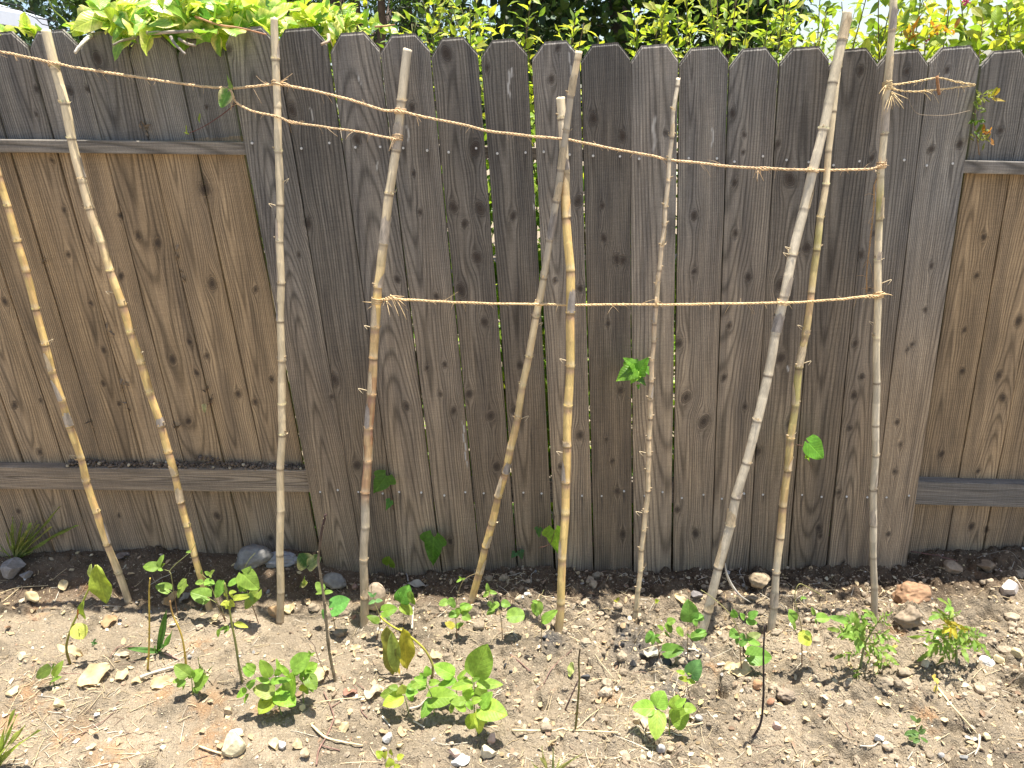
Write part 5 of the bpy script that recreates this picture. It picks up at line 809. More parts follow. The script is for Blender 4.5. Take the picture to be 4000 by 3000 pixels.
for i, (c, x, y, w, h) in enumerate([('Z4', 912, 880, 80, 110), ('Z4', 860, 925, 80, 60), ('Z4', 1138, 1010, 92, 112), ('Z4', 1030, 1092, 105, 90), ('Z4', 1400, 1075, 155, 75), ('Z4', 1560, 1022, 105, 70), ('Z4', 992, 765, 50, 60), ('Z4', 930, 770, 70, 50), ('Z4', 1100, 900, 40, 90), ('Z4', 1760, 1000, 50, 70), ('Z4', 1420, 1000, 60, 40)]):
    rock(c, x, y, w, h, (.035, .034, .035), CHL, 'charcoal', 'charcoal', CHAR, .9, 3, .6, seed=200+i, group='charcoal lumps in the burnt patch')
for i, (c, x, y, w, h, lab) in enumerate([('Z4', 520, 1245, 115, 90, 'large charcoal lump right of the short olive stem'), ('Z4', 78, 805, 110, 62, 'rounded charcoal lump left of the stout golden cane foot'), ('Z3', 930, 660, 85, 90, 'charcoal lump by the foot of the slanting crossed cane'), ('Z4', 880, 1330, 58, 50, 'small charcoal bit above the separate bean plant'), ('Z3', 1590, 1110, 75, 70, 'square grey charcoal bit up right of the tallest bean plant'), ('Z3', 1645, 1175, 50, 62, 'black charcoal bit under the square grey one'), ('Z1', 1240, 800, 100, 50, 'dark cinder in litter between the two leftmost canes'), ('Z1', 1010, 900, 60, 50, 'black cinder beside the crumpled brown leaf')]):
    rock(c, x, y, w, h, (.05, .05, .052), lab, 'charcoal', 'charcoal', CHAR, .85, 3, .6, seed=230+i)
# crumpled pale thing behind the upright cane
r = np.random.default_rng(3); V, Fc = ICO[4]; p = onground('Z2', 790, 290); V = V*(1+.5*np.abs(n3(V*3, 1))[:, None]+.25*n3(V*7, 2)[:, None])*[.062, .03, .032]+p+[0, .02, .016]; m = MB(); m.add(V, [Fc], (.34, .34, .35)); tag(m.build('crumpled_wrapper', LITTER, None, tuple(p), smooth=False), 'crumpled pale grey wrapper behind the pale upright cane', 'litter')
def dead(crop, x0, y0, x1, y1, w, col, label, seed, up=.008, curl=.25, kind='oval', fold=.4, group=None):
    r = np.random.default_rng(9500+seed); a = onground(crop, x0, y0, up); b = onground(crop, x1, y1, up); L = np.linalg.norm(b-a)
    n = np.array([r.normal()*.25, -.25+r.normal()*.25, 1]); v, f, lu, _ = leaf_batch([a], [b-a], [n], L*w/2, kind, 18, 12, fold, curl*r.choice([-1, 1]), .09, r)
    v = v+np.array([0, 0, 1.])*(.010*(fbm(v[:, 0]*70+seed, v[:, 1]*70, 2, 2)-.4))[:, None]; zg = gz(v[:, 0], v[:, 1]); v[:, 2] = np.maximum(v[:, 2], zg+.0015)
    m = MB(); m.add(v, f, np.array(col)*(.75+.5*fbm(v[:, 0]*60, v[:, 1]*60, 3, 1))[:, None], lu); return tag(m.build('dead_leaf', LITTER, None, tuple(a)), label, 'dead leaf', group)
DL = (.60, .48, .27); DB = (.42, .28, .15); DP = (.55, .46, .32)
for i, a in enumerate([('Z1', 570, 1640, 915, 1440, .62, DL, 'biggest dead leaf, a curled tan one on the front left soil'), ('Z1', 1350, 1610, 1600, 1560, .6, DL, 'tan dead leaf left of the compact seedling by the yellow stem'), ('Z1', 985, 1560, 1110, 1480, .7, DL, 'pale dead leaf right of the biggest one'), ('Z1', 1150, 1600, 1300, 1530, .6, DL, 'pale dead leaf touching the white wood strip'), ('Z1', 850, 990, 970, 850, .7, DB, 'crumpled brown dead leaf below the leftmost cane'), ('Z1', 1130, 1290, 930, 1260, .35, DP, 'curled bark like leaf left of the yellow stem'), ('Z1', 1500, 760, 1640, 640, .5, DB, 'brown dead leaf in the shade left of the second golden cane'), ('Z1', 1660, 720, 1800, 650, .6, (.25, .22, .19), 'grey dead leaf left of the second golden cane'), ('Z1', 980, 240, 1125, 170, .6, (.24, .20, .17), 'grey dead leaf in the shade right of the leftmost cane'), ('Z1', 2020, 960, 2090, 890, .8, DL, 'small dead leaf right of the second golden cane'), ('Z1', 620, 1270, 330, 1190, .3, DL, 'pale papery leaf under the wilted sapling'), ('Z1', 130, 720, 40, 660, .7, DL, 'pale papery leaf at the left in front of the boulder'), ('Z1', 410, 590, 440, 530, .9, DL, 'round tan leaf at the left shadow edge'),
    ('Z2', 1200, 1600, 1290, 1390, .75, DL, 'pale dead leaf between the bean plants and the thin dark bare stem'), ('Z2', 800, 880, 730, 790, .7, DB, 'curled brown leaf leaning on the pale upright cane'), ('Z2', 930, 830, 900, 730, .8, DL, 'dry leaf right of the foot of the pale upright cane'), ('Z2', 1570, 1230, 1690, 1190, .5, DL, 'pale dead leaf up left of the hanging limp leaves'), ('Z3', 90, 1510, 270, 1340, .7, DP, 'big pale curled leaf left of the yellow leaved bean plant'), ('Z3', 800, 1060, 890, 970, .8, DL, 'pale dead leaf behind the bend of the yellow arching stem'), ('Z3', 520, 240, 740, 240, .35, (.42, .38, .31), 'grey dead leaf in the shade behind the tan stone'), ('B', 540, 1220, 630, 1190, .6, (.36, .20, .14), 'reddish curled dead leaf among twigs in front of the bean plants'),
    ('Z5', 345, 1270, 640, 1230, .62, DL, 'large square tan leaf in front of the bean seedling with the long vine'), ('Z5', 560, 930, 660, 980, .8, DL, 'tan leaf just behind the large heart shaped bean leaf'), ('Z4', 1200, 1000, 1310, 1090, .6, (.50, .48, .38), 'greenish grey dead leaf in the burnt patch'), ('Z4', 110, 1070, 140, 1020, .6, YEL, 'small yellow leaf left of the short olive stem'), ('Z4', 350, 1250, 385, 1165, .5, (.35, .40, .12), 'small green fallen leaf left of the short olive stem'), ('Z4', 1480, 440, 1590, 460, .5, DL, 'tan dead leaf at the shadow edge left of the thick grey cane'), ('C', 1150, 1300, 1175, 1265, .6, (.6, .58, .25), 'yellow leaf tip beside the separate bean plant'), ('C', 830, 1430, 805, 1340, .4, DP, 'papery husk left of the separate bean plant'), ('D', 760, 935, 800, 925, .6, (.55, .48, .12), 'yellow dead leaf between the two tomato plants'), ('D', 700, 1270, 760, 1290, .5, DP, 'pale chip like leaf in front of the sprawling tomato plant'), ('D', 1210, 1490, 1290, 1475, .35, WHT, 'white papery husk at the end of the long dry stalk')]): dead(*a, seed=i)
def stick(crop, pts, r0, col, label, name='twig', cat='twig', seed=0, up=.004, flat=1.):
    r = np.random.default_rng(9700+seed); P = [onground(crop, x, y, up+r0) for x, y in pts]; L = np.linalg.norm(np.diff(np.array(P), axis=0), axis=1).sum(); n = max(10, int(L/.006)); C = spline(P, n)
    C[:, 2] = np.maximum(C[:, 2], gz(C[:, 0], C[:, 1])+r0*.5); v, f = tube(C, r0*np.linspace(1, .65, n)*(1+.2*(vn(np.arange(n)*.5, np.zeros(n)+seed, 1)-.5)), 6); c = np.array(col)*(.75+.5*vn(np.arange(n)*.4, np.zeros(n)+seed, 3))[:, None]
    m = MB(); m.add(v, f, np.repeat(c, 6, 0)); return tag(m.build(name, STRAW, None, tuple(P[0])), label, cat)
SW = (.60, .48, .28); RW = (.22, .13, .10); WW = (.52, .46, .36)
for i, a in enumerate([('B', [(375, 1650), (390, 1560), (440, 1470), (480, 1370), (470, 1310), (420, 1200)], .0028, RW, 'reddish brown twig winding down to the bottom edge, front left of centre'), ('B', [(345, 1405), (430, 1480), (540, 1510), (660, 1525)], .0035, SW, 'straw coloured stalk crossing the reddish twig'), ('B', [(520, 1560), (440, 1540), (390, 1520)], .002, RW, 'short reddish side twig near the bottom edge'), ('B', [(470, 1290), (620, 1200), (600, 1150)], .0016, RW, 'thin reddish twig rising among the litter in front of the bean plants'), ('B', [(690, 1360), (650, 1300), (680, 1200), (620, 1140)], .0015, RW, 'thin crooked twig left of the yellow leaved bean plant'), ('B', [(400, 1260), (560, 1240), (690, 1230)], .002, SW, 'dry stalk lying under the litter in front of the bean plants'), ('B', [(950, 1310), (1010, 1280), (1060, 1240)], .0035, WW, 'pale stick between the front bean plants'), ('B', [(780, 1350), (830, 1410)], .003, WW, 'short pale stick below the yellow leaved bean plant'), ('B', [(975, 1380), (1040, 1420)], .003, WW, 'grey splinter below the front centre bean plant'),
    ('C', [(0, 1437), (200, 1442), (400, 1440), (655, 1452)], .0032, SW, 'long straight straw stalk lying level across the front, right of centre'), ('C', [(260, 1500), (390, 1430), (480, 1350), (560, 1290)], .002, SW, 'forked straw by the short olive stem'), ('C', [(195, 1150), (250, 1050), (370, 940)], .0016, RW, 'thin dark twig up right of the tallest bean plant'), ('C', [(700, 1480), (850, 1440), (1010, 1420), (1180, 1400)], .002, SW, 'straw behind the foot of the separate bean plant'), ('C', [(30, 1000), (120, 1080)], .0022, RW, 'short dark twig right of the tallest bean plant'), ('C', [(650, 1300), (680, 1210)], .0028, SW, 'short pale straw pointing at the camera in the middle soil'), ('C', [(460, 1140), (560, 1115), (640, 1130)], .0018, SW, 'curved straw right of the large charcoal lump'),
    ('A', [(380, 1530), (520, 1450), (640, 1380), (720, 1310)], .0018, RW, 'thin dark twig pointing up right in the front left soil'), ('A', [(1230, 1535), (1330, 1570), (1440, 1600)], .0032, SW, 'thick straw stalk beside the biggest yellow stone'), ('A', [(870, 1115), (960, 1080), (1075, 1050)], .0055, WW, 'flat white strip of wood left of the compact seedling'), ('A', [(210, 1650), (250, 1540), (280, 1480)], .0012, SW, 'thin straw at the front left'), ('A', [(1115, 1510), (1140, 1380)], .0014, WW, 'thin pale root in the front left soil'), ('A', [(640, 668), (750, 670)], .0016, WW, 'white straw at the foot of the leftmost cane'), ('A', [(680, 985), (740, 930), (830, 920)], .002, RW, 'brown twig left of the yellow stem'), ('A', [(1020, 960), (1110, 1000)], .004, (.36, .22, .17), 'stubby reddish stick between the yellow stems'), ('A', [(0, 590), (120, 560), (300, 540)], .0014, SW, 'long dry grass stalk along the shadow edge at the left'), ('A', [(20, 640), (140, 545)], .0014, SW, 'dry grass stalk crossing the shadow edge at the left'), ('A', [(380, 1080), (520, 1085)], .0014, RW, 'thin red stalk left of the big dead leaf'),
    ('D', [(1042, 1170), (1120, 1270), (1200, 1360), (1285, 1455)], .003, SW, 'long dry stalk running down right from the yellowing stub'), ('D', [(1300, 1465), (1300, 1530), (1275, 1590)], .003, WW, 'pale broken stalk end at the front right'), ('D', [(800, 1140), (930, 1080)], .0018, SW, 'thin straw between the two tomato plants'), ('D', [(860, 910), (960, 895)], .0018, SW, 'short straw left of the neat tomato plant'), ('D', [(380, 1380), (470, 1470), (560, 1540)], .0016, (.34, .26, .16), 'thin brown stalk in the front soil right of the near black stem'), ('D', [(480, 1390), (520, 1470)], .0015, RW, 'short red stalk in the front soil on the right'), ('D', [(560, 1570), (640, 1560), (680, 1510)], .002, WW, 'curved pale husk left of the touching white pebbles'), ('D', [(860, 1620), (890, 1570)], .0022, WW, 'pale stick at the bottom edge on the right'), ('D', [(880, 330), (1000, 350), (1170, 390)], .002, (.20, .10, .08), 'red brown stem lying in the shade of the right stretch'), ('D', [(1250, 390), (1330, 355), (1480, 365), (1580, 410)], .0012, (.28, .23, .17), 'thin arched stem in the shade of the right stretch'), ('Z5', [(540, 70), (520, 110), (560, 220), (600, 320)], .002, (.34, .31, .27), 'grey bent strip in the fence shade right of the thick grey cane'), ('Z3', [(590, 780), (585, 640), (600, 520)], .004, (.52, .46, .36), 'flat pale strip standing right of the dark folded seedling'), ('Z3', [(455, 55), (520, 130), (540, 210)], .004, (.36, .33, .29), 'grey strip of dry leaf bent over in the shade behind the tan stone'), ('Z3', [(1170, 640), (1290, 680), (1420, 722)], .0035, (.45, .33, .20), 'brown stick right of the crossed cane foot'), ('Z3', [(1640, 1000), (1750, 1090), (1850, 1185)], .002, RW, 'dark twig in the soil right of the tall pointed leaf'), ('Z4', [(430, 560), (650, 515), (880, 520)], .0016, SW, 'thin straw lying across the clods left of the thinnest cane'), ('Z4', [(655, 630), (655, 480)], .0018, SW, 'short straw stuck upright in the clods'), ('Z4', [(1620, 940), (1740, 975)], .004, WW, 'white splinter at the foot of the thick grey cane'), ('Z5', [(280, 1110), (440, 1110)], .004, WW, 'white splinter behind the large square tan leaf'), ('D', [(150, 760), (130, 800), (160, 810)], .004, WW, 'white chip between the vine looping seedling and the cane')]): stick(*a, seed=i)
# long white curl of bark hanging off the thick grey cane
m = MB(); P = spline([aty(*cp('Z5', 365, 0), -.33), aty(*cp('Z5', 385, 120), -.33), aty(*cp('Z5', 440, 240), -.32), aty(*cp('Z5', 530, 350), -.32), aty(*cp('Z5', 645, 425), -.31)], 40); v, f = tube(P, .0042*np.sin(np.linspace(.5, 2.9, 40)), 6); m.add(v, f, (.66, .62, .54)); tag(m.build('bark_strip', SHEATH, None, tuple(P[0])), 'long white curl of bark peeling off the thick grey cane', 'bark strip')
# gravel, crumbs and straw too many to count
def scatter_stones(name, n, x0, x1, y0, y1, smin, smax, cols, wts, seed, fl=(.35, .8), dens=None, sub=1):
    r = np.random.default_rng(seed); V0, F0 = ICO[sub]; k = 0; mb = MB()
    while k < n:
        x, y = r.uniform(x0, x1), r.uniform(y0, y1)
        if dens is not None and r.random() > dens(x, y): continue
        s = smin*(smax/smin)**(r.random()**3.); V = V0*(1+.55*(r.random((len(V0), 1))-.5))*[s*r.uniform(.8, 1.4), s*r.uniform(.6, 1.), s*r.uniform(*fl)]
        a = r.uniform(0, 6.28); ca, sa = math.cos(a), math.sin(a); t_ = r.normal()*.35; V = np.stack([V[:, 0]*ca-V[:, 1]*sa, V[:, 0]*sa+V[:, 1]*ca, V[:, 2]+V[:, 0]*t_], -1)
        V = V+[x, y, float(gz(x, y))+s*.12]; c = np.array(cols[r.choice(len(cols), p=wts)])*r.uniform(.75, 1.2); mb.add(V, [F0], c); k += 1
    return tag(mb.build(name, STONE, None, (0, 0, 0), smooth=False), 'scattered chips of pale gravel lying all over the bare soil', 'gravel', kind='stuff')
FR = (-2.7, 2.1)
scatter_stones('gravel', 3900, *FR, -1.15, .03, .0016, .0095, [CRM, YEL, WHT, TAN, GRY, PNK, (.38, .28, .19)], [.17, .17, .07, .19, .07, .05, .28], 21, (.2, .7), lambda x, y: .35+.65*vn(x*4, y*4, 1))
tag(scatter_stones('soil_crumbs', 9000, *FR, -1.15, .03, .0018, .0085, [(.34, .27, .18), (.24, .18, .12), (.42, .34, .24)], [.4, .35, .25], 22, (.5, .95), lambda x, y: .1+.9*float(sstep(-1.3, -.2, x+.4*vn(x*3, y*3, 2)))), 'loose crumbs of brown soil strewn over the bed', 'soil crumbs', kind='stuff')
r = np.random.default_rng(29); mb = MB(); k = 0
PROT = [rock_mesh(np.random.default_rng(700+i), 1, 1, 1, 2, .1, .42) for i in range(14)]
while k < 950:
    x, y = r.uniform(-2.3, 2.1), r.uniform(-1.12, -.03)
    if r.random() > .06+.94*float(sstep(-.9, .5, x+.9*(vn(x*2.6, y*2.6, 4)-.5)))*(.25+.75*float(sstep(.35, .62, fbm(x*5, y*5, 2, 1)))): continue
    s = .0042*math.exp(r.random()**2.1*1.45); V, Fc = PROT[int(r.integers(0, 14))]; a = r.uniform(0, 6.28); ca, sa = math.cos(a), math.sin(a)
    V = np.stack([V[:, 0]*ca-V[:, 1]*sa, V[:, 0]*sa+V[:, 1]*ca, V[:, 2]], -1)*[s*r.uniform(.9, 1.4), s*r.uniform(.8, 1.1), s*r.uniform(.7, 1.)]; t_ = float(vn(x*7, y*7, 3))
    mb.add(V+[x, y, float(gz(x, y))+s*.45], [Fc], np.array((.33, .265, .185))*(.6+.6*t_)*r.uniform(.85, 1.15)); k += 1
tag(mb.build('soil_clods', STONE, None, (0, 0, 0), smooth=False), 'crumbly clods of dug soil strewn over the right and middle of the bed', 'soil clods', kind='stuff')
r = np.random.default_rng(31); mb = MB(); k = 0
while k < 3800:
    x, y = r.uniform(*FR), r.uniform(-1.15, -.02)
    if r.random() > .12+.88*float(sstep(.45, .68, fbm(x*2.6, y*2.6, 2, 6)))*(1.1-.45*float(sstep(.2, 1., x))): continue
    L = r.uniform(.008, .05) if r.random() < .85 else r.uniform(.05, .11); a = r.normal()*.9+r.choice([0, 3.14])+.3; t_ = np.linspace(-.5, .5, 5); be = r.normal()*.25
    P = np.stack([x+math.cos(a)*t_*L-math.sin(a)*be*L*t_**2, y+math.sin(a)*t_*L+math.cos(a)*be*L*t_**2, 0*t_], -1); g = gz(P[:, 0], P[:, 1]); P[:, 2] = np.maximum(g, np.linspace(g[0], g[-1], 5))+.0012+r.random()*.003
    v, f = tube(P, np.linspace(1, .6, 5)*r.uniform(.0005, .0013), 4); c = np.array([(.58, .47, .29), (.50, .38, .22), (.62, .56, .44), (.25, .17, .12)][r.choice(4, p=[.42, .26, .2, .12])])*r.uniform(.8, 1.15); mb.add(v, f, c); k += 1
tag(mb.build('straw_litter', STRAW, None, (0, 0, 0)), 'short bits of dry straw and rootlets littering the soil', 'straw', kind='stuff')
r = np.random.default_rng(32); n = 3600; x = r.uniform(*FR, n); y = r.uniform(-1.15, -.02, n); keep = r.random(n) < .2+.8*vn(x*3+5, y*3, 2); x, y = x[keep], y[keep]; n = len(x); a = r.uniform(0, 6.28, n); L = r.uniform(.006, .026, n)
v, f, lu, kk = leaf_batch(np.stack([x, y, gz(x, y)+.0025], -1), np.stack([np.cos(a)*L, np.sin(a)*L, r.normal(size=n)*.25*L], -1), np.stack([r.normal(size=n)*.35, r.normal(size=n)*.35-.1, np.ones(n)], -1), L*r.uniform(.15, .4, n), 'oval', 4, 2, r.uniform(-.5, .8, n), r.uniform(-.4, .4, n), .06, r)
cs = np.array([(.58, .46, .27), (.48, .35, .20), (.62, .55, .38), (.30, .20, .13)])[r.choice(4, n, p=[.45, .25, .2, .1])]*r.uniform(.75, 1.15, (n, 1)); mb = MB(); mb.add(v, f, np.repeat(cs, kk, 0)); tag(mb.build('leaf_litter', LITTER, None, (0, 0, 0)), 'crumbled flakes of dead leaf strewn across the soil', 'leaf litter', kind='stuff')
# soil lying along the top of the lower left rail
r = np.random.default_rng(41); mb = MB(); V0, F0 = ICO[1]
for _ in range(420):
    u = r.random(); px, py = 138+u*530, 1009+u*6; q = aty(px, py, .0165); hgt = .004+.016*float(vn(u*9, 3.3, 1))+(.022 if abs(px-455) < 32 else 0); s = r.uniform(.002, .0065)
    c = (.15, .115, .085) if r.random() < .95 else (.4, .34, .24); mb.add(V0*(1+.5*(r.random((len(V0), 1))-.5))*s+[q[0], r.uniform(.019, .052), q[2]+r.random()*hgt-.001], [F0], np.array(c)*r.uniform(.7, 1.2))
tag(mb.build('soil_on_rail', STONE, None, (0, 0, 0), smooth=False), 'crumbs of dark soil heaped along the lower left rail', 'soil', kind='stuff')
for i, (c, x, y) in enumerate([('N4', 755, 880), ('N4', 790, 1000), ('N4', 1090, 60), ('N4', 1110, 180), ('N4', 665, 535), ('N4', 1300, 980), ('N4', 565, 1115), ('N4', 1065, 1120), ('N1', 880, 750), ('N1', 905, 810), ('N4', 275, 100), ('N4', 1270, 910)]):
    r = np.random.default_rng(9900+i); mb = MB(); p = aty(*cp(c, x, y), .047)
    for _ in range(3):
        v, f, lu, _k = leaf_batch([p+r.normal(size=3)*[.003, .002, .008]], [nrm(r.normal(size=3)*[.5, .3, 1])*r.uniform(.012, .03)], [r.normal(size=3)+[0, -1.5, 0]], r.uniform(.002, .005), 'lance', 5, 2, .6, .4, .1, r); mb.add(v, f, np.array((.20, .15, .10))*r.uniform(.5, 1.6))
    tag(mb.build('leaf_scrap', LITTER, None, tuple(p)), 'withered leaf scrap caught in a seam of the left boards', 'leaf scrap', 'scraps caught in board seams')
# ------------------------------------------------------------------ foliage beyond the fence
def leaf_cloud(P, D, r, ln, wr, kind, cols, nu=3, fold=.3, curl=.25, sd=.5, up=(0, 0, 1)):
    n = len(P); L = r.uniform(*ln, n); A = nrm(D+r.normal(size=(n, 3))*sd)*L[:, None]; N = r.normal(size=(n, 3))*.55+np.array(up)
    v, f, lu, k = leaf_batch(P, A, N, L*r.uniform(wr*.8, wr*1.2, n), kind, nu, 2, fold, curl, .05, r)
    cols = np.array(cols); c = cols[r.integers(0, len(cols), n)]*r.uniform(.7, 1.25, (n, 1)); return v, f, lu, np.repeat(c, k, 0)
def shrub(name, label, cat, px0, px1, Ys, tops, nst, seed, ln=(.028, .05), wr=.19, cols=((.34, .45, .09), (.26, .39, .075), (.44, .50, .12), (.15, .26, .06)), kind='lance', step=.02, group=None, zlo=.15, tip=None):
    """arching stems with leaves all along, rising behind the boards"""
    r = np.random.default_rng(seed); Ym = sum(Ys)/2; xa, xb = aty(px0, 90, Ym)[0], aty(px1, 90, Ym)[0]; root = thing(name, label, cat, ((xa+xb)/2, Ym, float(gz((xa+xb)/2, Ym))), group)
    br = MB(); P, D = [], []
    for i in range(nst):
        u = (i+r.random())/nst; y = r.uniform(*Ys); px = px0+u*(px1-px0); zt = aty(px, np.interp(u, np.linspace(0, 1, len(tops)), tops), y)[2]+r.normal()*.07; x = aty(px, 90, y)[0]
        bx_ = x+r.normal()*.05; pts = np.array([[bx_, y+r.uniform(0, .1), -.1], [bx_*.6+x*.4+r.normal()*.03, y+.03, zt*.45], [x, y, zt*.8], [x+r.normal()*.05, y-r.uniform(-.08, .12), zt]]); L = np.linalg.norm(np.diff(pts, axis=0), axis=1).sum(); n = int(L/step); C = spline(pts, n)
        v, f = tube(C, np.linspace(.006, .0014, n), 5); br.add(v, f, np.array((.20, .19, .08) if r.random() < .6 else (.16, .11, .06)))
        T = nrm(np.gradient(C, axis=0)); th = np.arange(n)*2.4+r.random()*6
        z_ok = (C[:, 2] > zlo); dens = np.where(C[:, 2] > 1.45, .8, .45)
        for q in range(3):
            k = z_ok & (r.random(n) < dens*(.95 if q < 2 else .35)); a = th[k]+q*2.1; d = np.stack([np.cos(a), np.sin(a), .35+0*a], -1); P.append(C[k]+d*r.uniform(.0, .05, (k.sum(), 1))*(q > 0)); D.append(nrm(d+T[k]*.5))
    P = np.concatenate(P); D = np.concatenate(D); ok = P[:, 1] > .085; P, D = P[ok], D[ok]
    br.build('branches', BARK, root); v, f, lu, c = leaf_cloud(P, D, r, ln, wr, kind, cols)
    fol = MB(); ok = v[:, 1] < .076; v[ok, 1] = .076+.0*v[ok, 1]
    fol.add(v, f, c, lu); fol.build('foliage', SHRUBL, root); return root, P
GSH = 'shrubs crowding behind the fence'
shrub('shrub', 'fine leaved sunlit shrub over the pickets right of the pale upright cane', 'shrub', 590, 880, (.10, .40), (70, 62, 45, 55, 66), 15, 51, group=GSH)
shrub('shrub', 'tall loose yellow green shrub over pickets between the purple flushed and crossing canes', 'shrub', 870, 1215, (.10, .50), (50, 5, -20, 0, 30, 75), 19, 52, group=GSH)
shrub('shrub', 'low thin shrub before the big dark tree, just right of the crossing canes', 'shrub', 1200, 1420, (.10, .4), (80, 112, 116, 108), 9, 53, group=GSH)
shrub('shrub', 'dense light green shrub over the pickets around the thinnest cane', 'shrub', 1390, 1640, (.10, .5), (75, 20, -20, 20), 18, 54, group=GSH)
shrub('shrub', 'dense airy shrub behind the tops of the thick grey cane and its olive neighbour', 'shrub', 1620, 1900, (.10, .6), (15, 20, -15, 30), 20, 55, group=GSH)
rt, PP = shrub('shrub', 'broad leaved shrub with small pink flowers and reddish tips behind the last pickets', 'shrub', 1890, 2230, (.10, .6), (45, 40, 30, -5, -25), 26, 56, (.035, .065), .24, group=GSH)
shrub('shrub', 'big leaved shrub rising above the right stretch of the fence', 'shrub', 2180, 2700, (.12, .7), (-20, -40, 0), 26, 57, (.04, .07), .26, group=GSH)
r = np.random.default_rng(58)
for (x, y) in [(465, 215), (605, 275), (865, 15)]:
    p = aty(*cp('T6', x, y), .2); V, Fc = ICO[1]; mb = MB()
    for _ in range(16): mb.add(V*.0028*r.uniform(.7, 1.3)+p+r.normal(size=3)*.007, [Fc], np.array((.62, .10, .22))*r.uniform(.6, 1.2))
    mb.build('flower_head', STEMM, rt)
for (x, y) in [(440, 280), (690, 215), (640, 230)]:
    p = aty(*cp('T6', x, y), .16); n = 8; v, f, lu, c = leaf_cloud(np.tile(p, (n, 1))+r.normal(size=(n, 3))*.02, np.tile([0, -.2, 1.], (n, 1)), r, (.03, .05), .16, 'lance', [(.42, .20, .06), (.40, .30, .07)]); mb = MB(); mb.add(v, f, c, lu); mb.build('new_growth', SHRUBL, rt)
# variegated ivy spilling over the left boards
def ivy_mass(name, label, boxes, seed, ln=(.045, .085), branches=(), kinds=('heart', 'ivy', 'lance')):
    r = np.random.default_rng(seed); p0 = aty(boxes[0][0], boxes[0][1], .1); root = thing(name, label, 'ivy', tuple(p0), 'ivy over the top of the fence'); fol = MB(); br = MB()
    for (px, py, sx, sy, n, Y0, Y1) in boxes:
        for kind in kinds:
            m_ = n//len(kinds)+1; P = np.array([aty(px+r.normal()*sx, py+r.normal()*sy, r.uniform(Y0, Y1)) for _ in range(m_)]); d = np.stack([r.normal(size=m_), r.normal(size=m_)*.5-.5, r.normal(size=m_)*.6], -1)
            L = r.uniform(*ln, m_); v, f, lu, k = leaf_batch(P, nrm(d)*L[:, None], r.normal(size=(m_, 3))*.6+[0, -.45, .8], L*dict(heart=.46, ivy=.5, lance=.26)[kind], kind, 7, 6, r.uniform(-.1, .4, m_), r.uniform(0, .35, m_), .04, r)
            base_ = np.repeat(np.array([(.22, .40, .09), (.38, .50, .12), (.09, .22, .08)])[r.choice(3, m_, p=[.45, .4, .15])], k, 0); e = sstep(.45, .75, np.abs(lu[:, 1])+.5*(fbm(lu[:, 0]*5+lu[:, 2]*90, lu[:, 1]*5, 2, 3)-.4))[:, None]*(lu[:, 2:] > .3)
            fol.add(v, f, base_*(1-e)+np.array((.74, .75, .40))*e, lu)
    for pts, R0, c in branches:
        C = spline([aty(*q) for q in pts], 40); v, f = tube(C, np.linspace(R0, R0*.6, 40)*(1+.3*(vn(np.arange(40)*.6, np.zeros(40)+R0*1e4, 1)-.5)), 7); br.add(v, f, c)
    if branches: br.build('branches', BARK, root)
    fol.build('foliage', IVYL, root); return root
ivy_mass('variegated_ivy', 'thick heap of cream and green variegated ivy over the left boards', [(370, 25, 75, 22, 170, .0, .45), (300, 45, 40, 22, 60, -.02, .3), (470, 25, 55, 20, 100, .0, .4), (545, 35, 35, 22, 70, .02, .35), (420, 62, 60, 14, 40, -.03, .2), (250, 55, 14, 14, 10, .0, .1), (600, 60, 20, 18, 20, .08, .3)], 61,
         branches=[([(*cp('T2', -60, 235), -.02), (*cp('T2', 100, 228), -.03), (*cp('T2', 240, 222), -.03), (*cp('T2', 360, 215), -.02)], .006, (.45, .38, .30)), ([(*cp('T2', 120, 260), -.04), (*cp('T2', 150, 310), -.05), (*cp('T2', 225, 385), -.06)], .005, (.30, .26, .22)), ([(*cp('T2', 180, 275), -.03), (*cp('T2', 240, 310), -.05), (*cp('T2', 300, 322), -.05)], .005, (.34, .28, .20)), ([(*cp('T2', 295, 118), -.02), (*cp('T2', 460, 175), -.03), (*cp('T2', 620, 200), -.03), (*cp('T2', 800, 245), -.03)], .0035, (.45, .24, .13)), ([(*cp('T1', 960, 265), -.01), (*cp('T1', 860, 290), -.03), (*cp('T1', 800, 320), -.04)], .004, (.30, .26, .20))])
ivy_mass('variegated_ivy', 'few variegated ivy leaves peeping over the far left boards', [(66, 74, 9, 3, 6, .08, .11), (20, 70, 10, 2, 2, .08, .1), (168, 63, 14, 2, 2, .07, .12)], 62, ln=(.035, .06), kinds=('heart',),
         branches=[([(*cp('T1', 500, 190), .09), (*cp('T1', 440, 125), .08), (*cp('T1', 385, 75), .07), (*cp('T1', 345, 0), .05)], .0022, (.28, .38, .06)), ([(*cp('T1', 660, 240), .08), (*cp('T1', 590, 300), -.02), (*cp('T1', 530, 375), -.05)], .007, (.55, .50, .42))])
ivy_mass('variegated_ivy', 'variegated ivy tips with a pale cut stub, right of the pale upright cane', [(665, 50, 22, 16, 34, .05, .25), (720, 45, 30, 16, 34, .06, .3), (790, 55, 30, 12, 24, .08, .3), (560, 60, 25, 14, 20, .03, .2)], 63, ln=(.035, .065), kinds=('heart', 'lance', 'lance'),
         branches=[([(*cp('T3', 150, 250), .04), (*cp('T3', 150, 290), -.03), (*cp('T3', 100, 315), -.05)], .006, (.50, .38, .26)), ([(*cp('T3', 480, 190), .05), (*cp('T3', 560, 185), .04), (*cp('T3', 620, 175), .03)], .003, (.42, .22, .12))])
